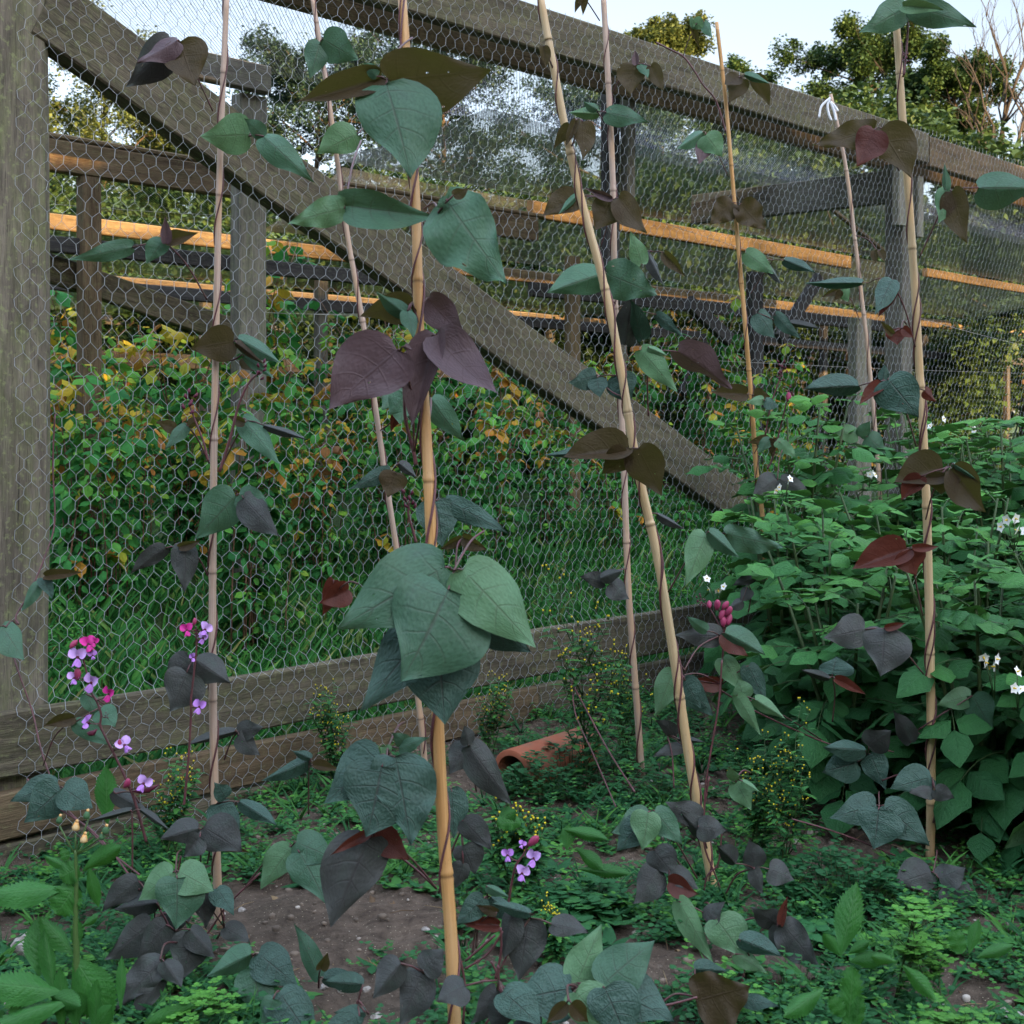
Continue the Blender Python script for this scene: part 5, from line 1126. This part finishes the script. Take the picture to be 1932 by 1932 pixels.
for x,y,s,orange in ((315,850,34,0),(402,885,40,1),(445,950,40,1),(460,825,36,0),(560,905,36,0),(540,940,30,0)):
    p=cat(7,x,y,Y-.01)-b; r_=s/2.76*K/F*Y*.5
    q=MB(); q.tube([Vector((0,0,-r_*1.1)),Vector((0,0,-r_*.8)),Vector((0,0,0)),Vector((r_*.15,0,r_*.7)),Vector((r_*.3,0,r_*1.2))],[r_*.3,r_*.95,r_,r_*.7,r_*.45],9,0.,0)
    q.tube([Vector((r_*.3,0,r_*1.15)),Vector((r_*.4,0,r_*1.7)),Vector((r_*.42,0,r_*1.9))],[r_*.45,r_*.42,r_*.1],8,0.,1)
    o=q.obj('bud',[ORB if orange else BUD,ORB],sow); o.location=p
for e in ((345,1215,-60,1185,130,'f',.2,.6),(440,1120,650,985,95,'n',.3,.4),(380,1110,240,1035,45,'n',.1,.3),(470,1090,525,1290,70,'c',.3,.2),(400,1200,320,1330,160,'r',.4,0),(420,1100,330,1140,120,'r',.4,0),
    (405,1570,235,1350,95,'n',.1,.5),(410,1560,425,1380,60,'n',.1,.3),(390,1580,640,1850,230,'c',.2,-.2),(330,1760,-40,1640,170,'f',.3,.4),(250,1770,440,1790,90,'n',.5,.4),(420,1790,-80,1800,120,'c',.5,.5),(210,1680,190,1390,160,'f',-.2,.2),(290,1780,230,1450,80,'n',-.1,.3),
    (640,1860,645,1592,52,'f',-.1,.2),(740,1950,1000,1885,95,'c',.1,.5),(500,1980,530,1700,70,'n',.1,.3),(400,1950,430,1760,110,'n',.2,.3),(330,1980,340,1640,90,'f',.1,.2),(200,1990,120,1790,150,'f',.4,.2),(60,1990,-40,1830,120,'f',.4,.2),(480,1990,590,1830,110,'f',.3,0),(430,1420,520,1360,40,'n',.2,.2),(330,1000,360,1060,50,'r',.2,0)):
    sowleaf(sow,7,*e[:5],Y-.03 if e[1]>1700 else Y,*e[5:])
def rosette(lab,c,x,y,Y,leaves,cat_='weed',nm='sow_thistle'):
    b=cat(c,x,y,Y); b.z=gz(b.x,b.y); o=thing(nm,lab,cat_,b)
    for e in leaves: sowleaf(o,c,*e[:5],Y,*e[5:])
rosette('young thistle with one upright toothed leaf in the right foreground',9,960,1560,2.75,[(960,1570,1062,1205,150,'f',-.1,.2),(1000,1560,1100,1480,60,'n',.3,.2),(960,1570,870,1450,70,'n',.2,.2),(1010,1600,1180,1560,90,'f',.4,.2)])
rosette('dandelion like rosette of bluish lobed leaves in the right foreground',9,1050,1960,2.35,[(1000,1940,1020,1640,110,'r',.1,.1),(980,1890,910,1790,80,'r',.3,.1),(1040,1950,1050,1790,80,'r',.2,.2),(1290,1620,1450,1780,90,'n',.3,.1),(1260,1600,1120,1560,60,'n',.3,.1),(870,1740,640,1820,100,'n',.5,.3),(1640,1560,1690,1380,70,'n',0,.1),(1680,1580,1850,1490,70,'n',.3,.1),(1600,1560,1560,1440,90,'r',.1,.1)],'weed','dandelion_rosette')
rosette('single upright crinkled dock leaf beside the violet bean flowers',7,570,860,3.3,[(570,870,575,570,120,'f',.1,.15)],'dock','dock_leaf')
rosette('toothed weed rosette on the soil beside the low violet flowers',8,1330,1080,3.1,[(1300,1110,1560,1100,70,'n',.4,.2),(1290,1000,1430,1090,80,'n',.4,.2),(1220,900,1440,920,70,'n',.4,.2),(1240,1010,1250,880,80,'f',0,.1),(870,870,960,790,90,'n',.3,.1),(1000,860,880,850,80,'r',.4,0)],'weed','dandelion_rosette')
# feathery seedlings
# ------------------------------------------------------------------ clay pipe, stones
CLAY=plain('terracotta',(.30,.095,.05),.8,.4,18.,.2,col2=(.2,.085,.05),bump=.3)
Yp=4.35; a=cat(8,950,590,Yp); e=cat(8,1500,520,Yp+.42)
mid=Vector((a.x,a.y,.045)); d=(Vector((e.x,e.y,.06))-mid); L=d.length; d.normalize(); L=.38
mb=MB(); ro,ri=.088,.068; u=Vector((0,0,1)); s_=d.cross(u).normalized(); u=s_.cross(d); n=28
prof=[(0,ri),(0,ro-.004),(.004,ro),(L-.004,ro),(L,ro-.004),(L,ri),(L,ri),(0,ri)]
V=[];li=[];lc=[];uv=[]
for (x,r_) in prof:
    for k in range(n):
        an=6.2832*k/n; V.append(tuple(d*x+(u*math.cos(an)+s_*math.sin(an))*r_))
for i in range(len(prof)-1):
    for k in range(n):
        k2=(k+1)%n; li+=[i*n+k,i*n+k2,(i+1)*n+k2,(i+1)*n+k]; lc.append(4); uv+=[(0,0)]*4
mb.block(V,li,lc,uv,0.); o=mb.obj('clay_pipe',CLAY); o.location=mid; tag(o,'short hollow terracotta drainpipe lying on the soil near the bottom boards','pipe')
for f_,k_,q_,lab in ((.06,0,1.0,'leafy weed mound hiding the lower left side of the clay pipe'),(.22,0,1.25,'leafy weed mound hiding the middle of the clay pipe'),(.38,1,1.7,'leafy weed mound hiding the right end of the clay pipe')):
    b=mid+d*f_+Vector((.05,-.16,0)); b.z=gz(b.x,b.y); pl=thing('weed_clump',lab,'weed',b,None,f_*20); pl.scale=(q_,q_,q_*1.15); link('foliage',CL[k_][0],pl); link('stems',CL[k_][1],pl)
STN=plain('flint_stone',(.2,.17,.14),.7,.4,60.,.3,col2=(.34,.31,.28),bump=.3); STR=plain('brick_fragment',(.36,.13,.07),.8,.3,60.)
def stone(r_,sd,fl=.6):
    import bmesh
    bm=bmesh.new(); bmesh.ops.create_icosphere(bm,subdivisions=2,radius=1)
    for v in bm.verts:
        k=1+.45*noise.noise(v.co*1.1+Vector((sd,sd*2,0)))+.15*noise.noise(v.co*3+Vector((sd,0,0))); v.co=Vector((v.co.x*k*r_,v.co.y*k*r_*.8,v.co.z*k*r_*fl))
    me=bpy.data.meshes.new('stone'); bm.to_mesh(me); bm.free(); me.materials.append(STN); return me
for c,x,y,r_,mt,lab in ((7,150,1390,.045,STN,'large pale grey stone beside the thistle at the left edge'),(8,230,1830,.014,STN,'white pebble on bare soil left of the centre cane'),(8,180,1715,.011,STN,'small cream pebble on bare soil below the dusky leaves'),(8,490,1440,.011,STN,'buff pebble left of the centre cane'),(8,1655,1295,.020,STR,'orange brick fragment on the soil at right of centre'),
    (9,880,1410,.022,STN,'pale pinkish stone beside the serrated thistle leaf'),(9,1070,1460,.022,STN,'flat white stone right of the serrated thistle leaf'),(9,1500,1800,.018,STN,'flat light stone in the soil near the bottom right'),(9,1860,1850,.03,STN,'bluish grey stone at the bottom right corner'),(9,905,1895,.012,STN,'white pebble at the bottom right of centre'),(7,1720,1720,.012,STN,'pale pebble among leaves left of the centre cane'),(7,1280,1290,.012,STN,'pale pebble right of the pinkish cane foot')):
    px,py=cp(c,x,y); Yg=H*F/(py-HZ); p=at(px,py,Yg); p.z=gz(p.x,p.y)+r_*.25
    o=link('stone',stone(r_,x*.01)); o.location=p; o.rotation_euler=(0,0,x); o.data.materials[0]=mt; tag(o,lab,'stone')
mb=MB(); v0=[(math.cos(a)*s,math.sin(a)*s,z) for z,s in ((-.5,.7),(.3,.8),(.6,.35)) for a in (0,1.05,2.1,3.14,4.2,5.2)]
li0=[];lc0=[]
for i in range(2):
    for k in range(6): li0+=[i*6+k,i*6+(k+1)%6,(i+1)*6+(k+1)%6,(i+1)*6+k]; lc0.append(4)
li0+=[12,13,14,15,16,17]; lc0.append(6); cnt=0
while cnt<2600:
    Yg=rp.uniform(2.1,5); x=rp.uniform(-.42,.42)*Yg
    if Yg>x+5.2: continue
    cnt+=1; s=.002+.016*rp.random()**4; p=np.array((x,Yg,gz(x,Yg)+s*.2)); an=rp.uniform(0,6); c_,s_2=math.cos(an),math.sin(an); vv=np.array(v0)*s*np.array((1,rp.uniform(.6,1),rp.uniform(.5,.9))); vv=np.stack([vv[:,0]*c_-vv[:,1]*s_2,vv[:,0]*s_2+vv[:,1]*c_,vv[:,2]],1)
    mb.block(vv+p,li0,lc0,np.zeros((len(li0),2)),rp.random()**2)
o=mb.obj('pebbles',plain('pebble_mix',(.3,.25,.2),.8,.3,50.,tone=[(0,(.10,.075,.055)),(.5,(.2,.15,.11)),(1,(.45,.4,.34))])); tag(o,'scattered tiny pebbles and clods over the soil','pebbles',kind='stuff')
# ------------------------------------------------------------------ trees and bushes beyond the cages
rt_=random.Random(21)
BARK=plain('tree_bark',(.07,.055,.04),.9,.4,3.,.1); DEADW=plain('dead_wood',(.035,.032,.03),.9,.3,3.,.1)
def tmat(nm,a,b,c): return leaf_mat(nm,a,None,a,.6,.25,None,nveins=1.,var=.2,bump=0,tone=[(0,a),(.6,b),(1,c)])
OAKL=tmat('oak_leaf',(.018,.042,.014),(.036,.075,.02),(.075,.12,.03)); PALEL=tmat('ash_leaf',(.045,.07,.02),(.075,.105,.03),(.12,.14,.04)); CONL=tmat('pine_foliage',(.016,.040,.030),(.028,.062,.04),(.055,.09,.045))  # ash tones kept paler, standing in for haze over the left trees
tl=[(np.array([(0,0,0),(.5,.45,.12),(0,1,-.1),(-.5,.45,.12)],dtype=np.float32),np.array([0,1,2,3]),np.array([4]),np.array([(.5,0),(1,.5),(.5,1),(0,.5)],dtype=np.float32))]
def tree_mesh(seed,h,rad,base,nlimb,nclump,leaves,size,mat,flat=.7,trunk=.03):
    r=random.Random(seed); sm=MB(); fm=MB()
    tr=[Vector((.03*h*noise.noise(Vector((seed,z*3,0))),.03*h*noise.noise(Vector((z*3,seed,0))),h*z)) for z in (0,.15,.3,.45,.6,.75,.9)]
    sm.tube(tr,[h*trunk*(1-.85*i/6) for i in range(7)],8); ends=[]
    for k in range(nlimb):
        f=base+(1-base)*.9*k/nlimb; x=min(5.99,f/.15); i=min(5,int(x)); p=tr[i].lerp(tr[i+1],min(1,x-i)); a=k*2.4+r.uniform(-.5,.5)
        u=(f-base)/(1-base); L=rad*(.45+.62*math.sin(math.pi*min(1,.2+.75*u)))*r.uniform(.7,1.1)
        P=arc(p,(math.cos(a),math.sin(a),r.uniform(.3,.9)),L,r.uniform(-.4,.2),5); rr=h*trunk*.32*(1-.5*u)
        sm.tube(P,[rr,rr*.8,rr*.6,rr*.4,rr*.25,rr*.1],5); ends+=[P[-1],P[-2],P[3],P[4]]
        for q in range(4):
            j=r.randint(2,5); a2=a+r.uniform(-1.4,1.4); P2=arc(P[j],(math.cos(a2),math.sin(a2),r.uniform(0,.9)),L*.4*r.uniform(.6,1.1),.1,3); sm.tube(P2,[rr*.35,rr*.25,rr*.15,rr*.05],4); ends+=[P2[-1],P2[-1],P2[-2]]
    ends.append(tr[-1]+Vector((0,0,h*.06)))
    for k in range(nclump):
        c=r.choice(ends)+Vector((r.gauss(0,rad*.09),r.gauss(0,rad*.09),r.gauss(0,rad*.11))); cr=rad*(r.uniform(.10,.26) if r.random()<.8 else r.uniform(.03,.07)); tn=r.uniform(.1,.8)
        for q in range(leaves if cr>rad*.08 else leaves//5):
            v=Vector((r.gauss(0,1),r.gauss(0,1),r.gauss(0,flat))); v=v.normalized()*(r.random()**.5)*cr; v.z*=flat
            s=size*r.uniform(.6,1.3); fm.leaf(tl[0],c+v,(r.uniform(-1,1),r.uniform(-1,1),r.uniform(-.7,.5)),(r.uniform(-.7,.7),r.uniform(-.7,.7),1),s,s*.65,min(1,max(0,tn+r.uniform(-.2,.2))))
    return fm.mesh('crown',mat),sm.mesh('trunk',BARK)
MT={'oak':(OAKL,.45,16,1.),'oak2':(OAKL,.5,15,1.),'ash':(PALEL,.45,15,1.),'pine':(CONL,.4,18,.8),'bush':(OAKL,.12,10,.8)}
SH=[tree_mesh(70+i,5.,2.3,.1,12,260,110,.13,OAKL,.8,.02) for i in range(3)]
def tree(kind,px,ytop,Y,wpx,lab,cat_='tree',grp=None,nm='tree',depth=1.35):
    top=at(px,ytop,Y).z; b=Vector(((px-CX)/F*Y,Y,-.3)); h=(top+.3)/1.04; wid=wpx/F*Y
    pl=thing(nm,lab,cat_,b,grp,rt_.uniform(0,6.28)); mat,_,nl,fl=MT[kind]
    if kind=='bush':
        m1,m2=rt_.choice(SH); q=h/5.2; pl.scale=(max(q,wid/4.6),)*2+(q,)
    else:
        rad=wid*.5; base=max(.15,1-wid*depth/h)
        m1,m2=tree_mesh(int(px),h,rad,base,nl+4,int(420),130,.0027*Y+.01,mat,fl,.016)
    link('crown',m1,pl); link('trunk',m2,pl)
for a in (('ash',185,60,30,330,'hazy golden green tree at far left seen past the brace'),('ash',335,225,33,200,'low golden tree behind the left cage, right of the hazy golden green one'),('pine',590,45,27,330,'dark blue green tree left of the centre cane'),
    ('pine',835,20,30,390,'dark spreading tree behind the large central bean leaves'),('pine',1130,110,34,340,'dark tree filling the sky gap right of the centre canes'),('ash',1250,-10,42,170,'light yellow green treetop rising above the top rail'),('oak2',1400,95,50,150,'rounded dark treetop just above the top rail, right of the yellow green one'),
    ('oak',1650,0,46,230,'big dark oak behind the pale yellow cane'),('oak2',1805,60,44,190,'oak with bare dead upper branches near the right edge'),('bush',1800,225,38,260,'dense dark bush below the oaks at right'),('oak',1440,225,30,420,'dark tree seen through the netting under the right of the top rail')):
    tree(*a)
def bare(px,ytop,Y,lab,seed,crown):
    r=random.Random(seed); top=at(px,ytop,Y).z; b=Vector(((px-CX)/F*Y,Y,-.3)); sm=MB(); fm=MB(); h=top+.3
    def br(p,d,L,rad,lev):
        P=arc(p,d,L,r.uniform(-.5,.3),4); P=[q+Vector((r.gauss(0,L*.02),r.gauss(0,L*.02),0)) if i else q for i,q in enumerate(P)]
        sm.tube(P,[rad,rad*.85,rad*.7,rad*.55,rad*.35],5)
        if lev<4:
            for k in range(3 if lev else 6):
                j=r.randint(2,4); a=r.uniform(0,6.28); br(P[j],(P[-1]-P[-2]).normalized()+Vector((math.cos(a)*.6,math.sin(a)*.6,.15)),L*r.uniform(.4,.6),rad*.45,lev+1)
        if crown and lev>=2 and P[-1].z<h*crown:
            for q in range(90):
                s=r.uniform(.1,.24); fm.leaf(tl[0],P[-1]+Vector((r.gauss(0,.4),r.gauss(0,.4),r.gauss(0,.3))),(r.uniform(-1,1),r.uniform(-1,1),r.uniform(-1,.5)),(0,0,1),s,s*.65,r.random())
    br(Vector((0,0,0)),Vector((.08,0,1)),h*.62,h*.013,0)
    pl=thing('dead_tree',lab,'tree',b); sm.obj('trunk',DEADW,pl)
    if fm.n: fm.obj('crown',OAKL,pl)
bare(1885,70,40,'gaunt half dead tree with bare grey branches at the right edge',5,.62); bare(1815,60,43,'bare dead branches standing above the right hand oak',9,.35)
for i,(px,yt,Y,wd) in enumerate(((-20,380,22,480),(150,330,25,420),(280,430,18,330),(400,350,26,420),(520,420,19,360),(640,380,25,420),(800,400,20,420),(960,420,24,420),(1080,420,19,380),(1200,340,25,420),(1330,330,21,380),(1450,330,25,420),(1600,340,20,420),(1760,350,23,420),(1930,370,21,460),(1250,440,15,420),(1700,480,16,420),(900,520,15,380),(500,540,14,380),(200,530,14,360))):
    tree('bush',px,yt,Y,wd,'dark leafy bush in the shaded thicket beyond the fruit cages','bush','bushes beyond the fruit cages','bush')
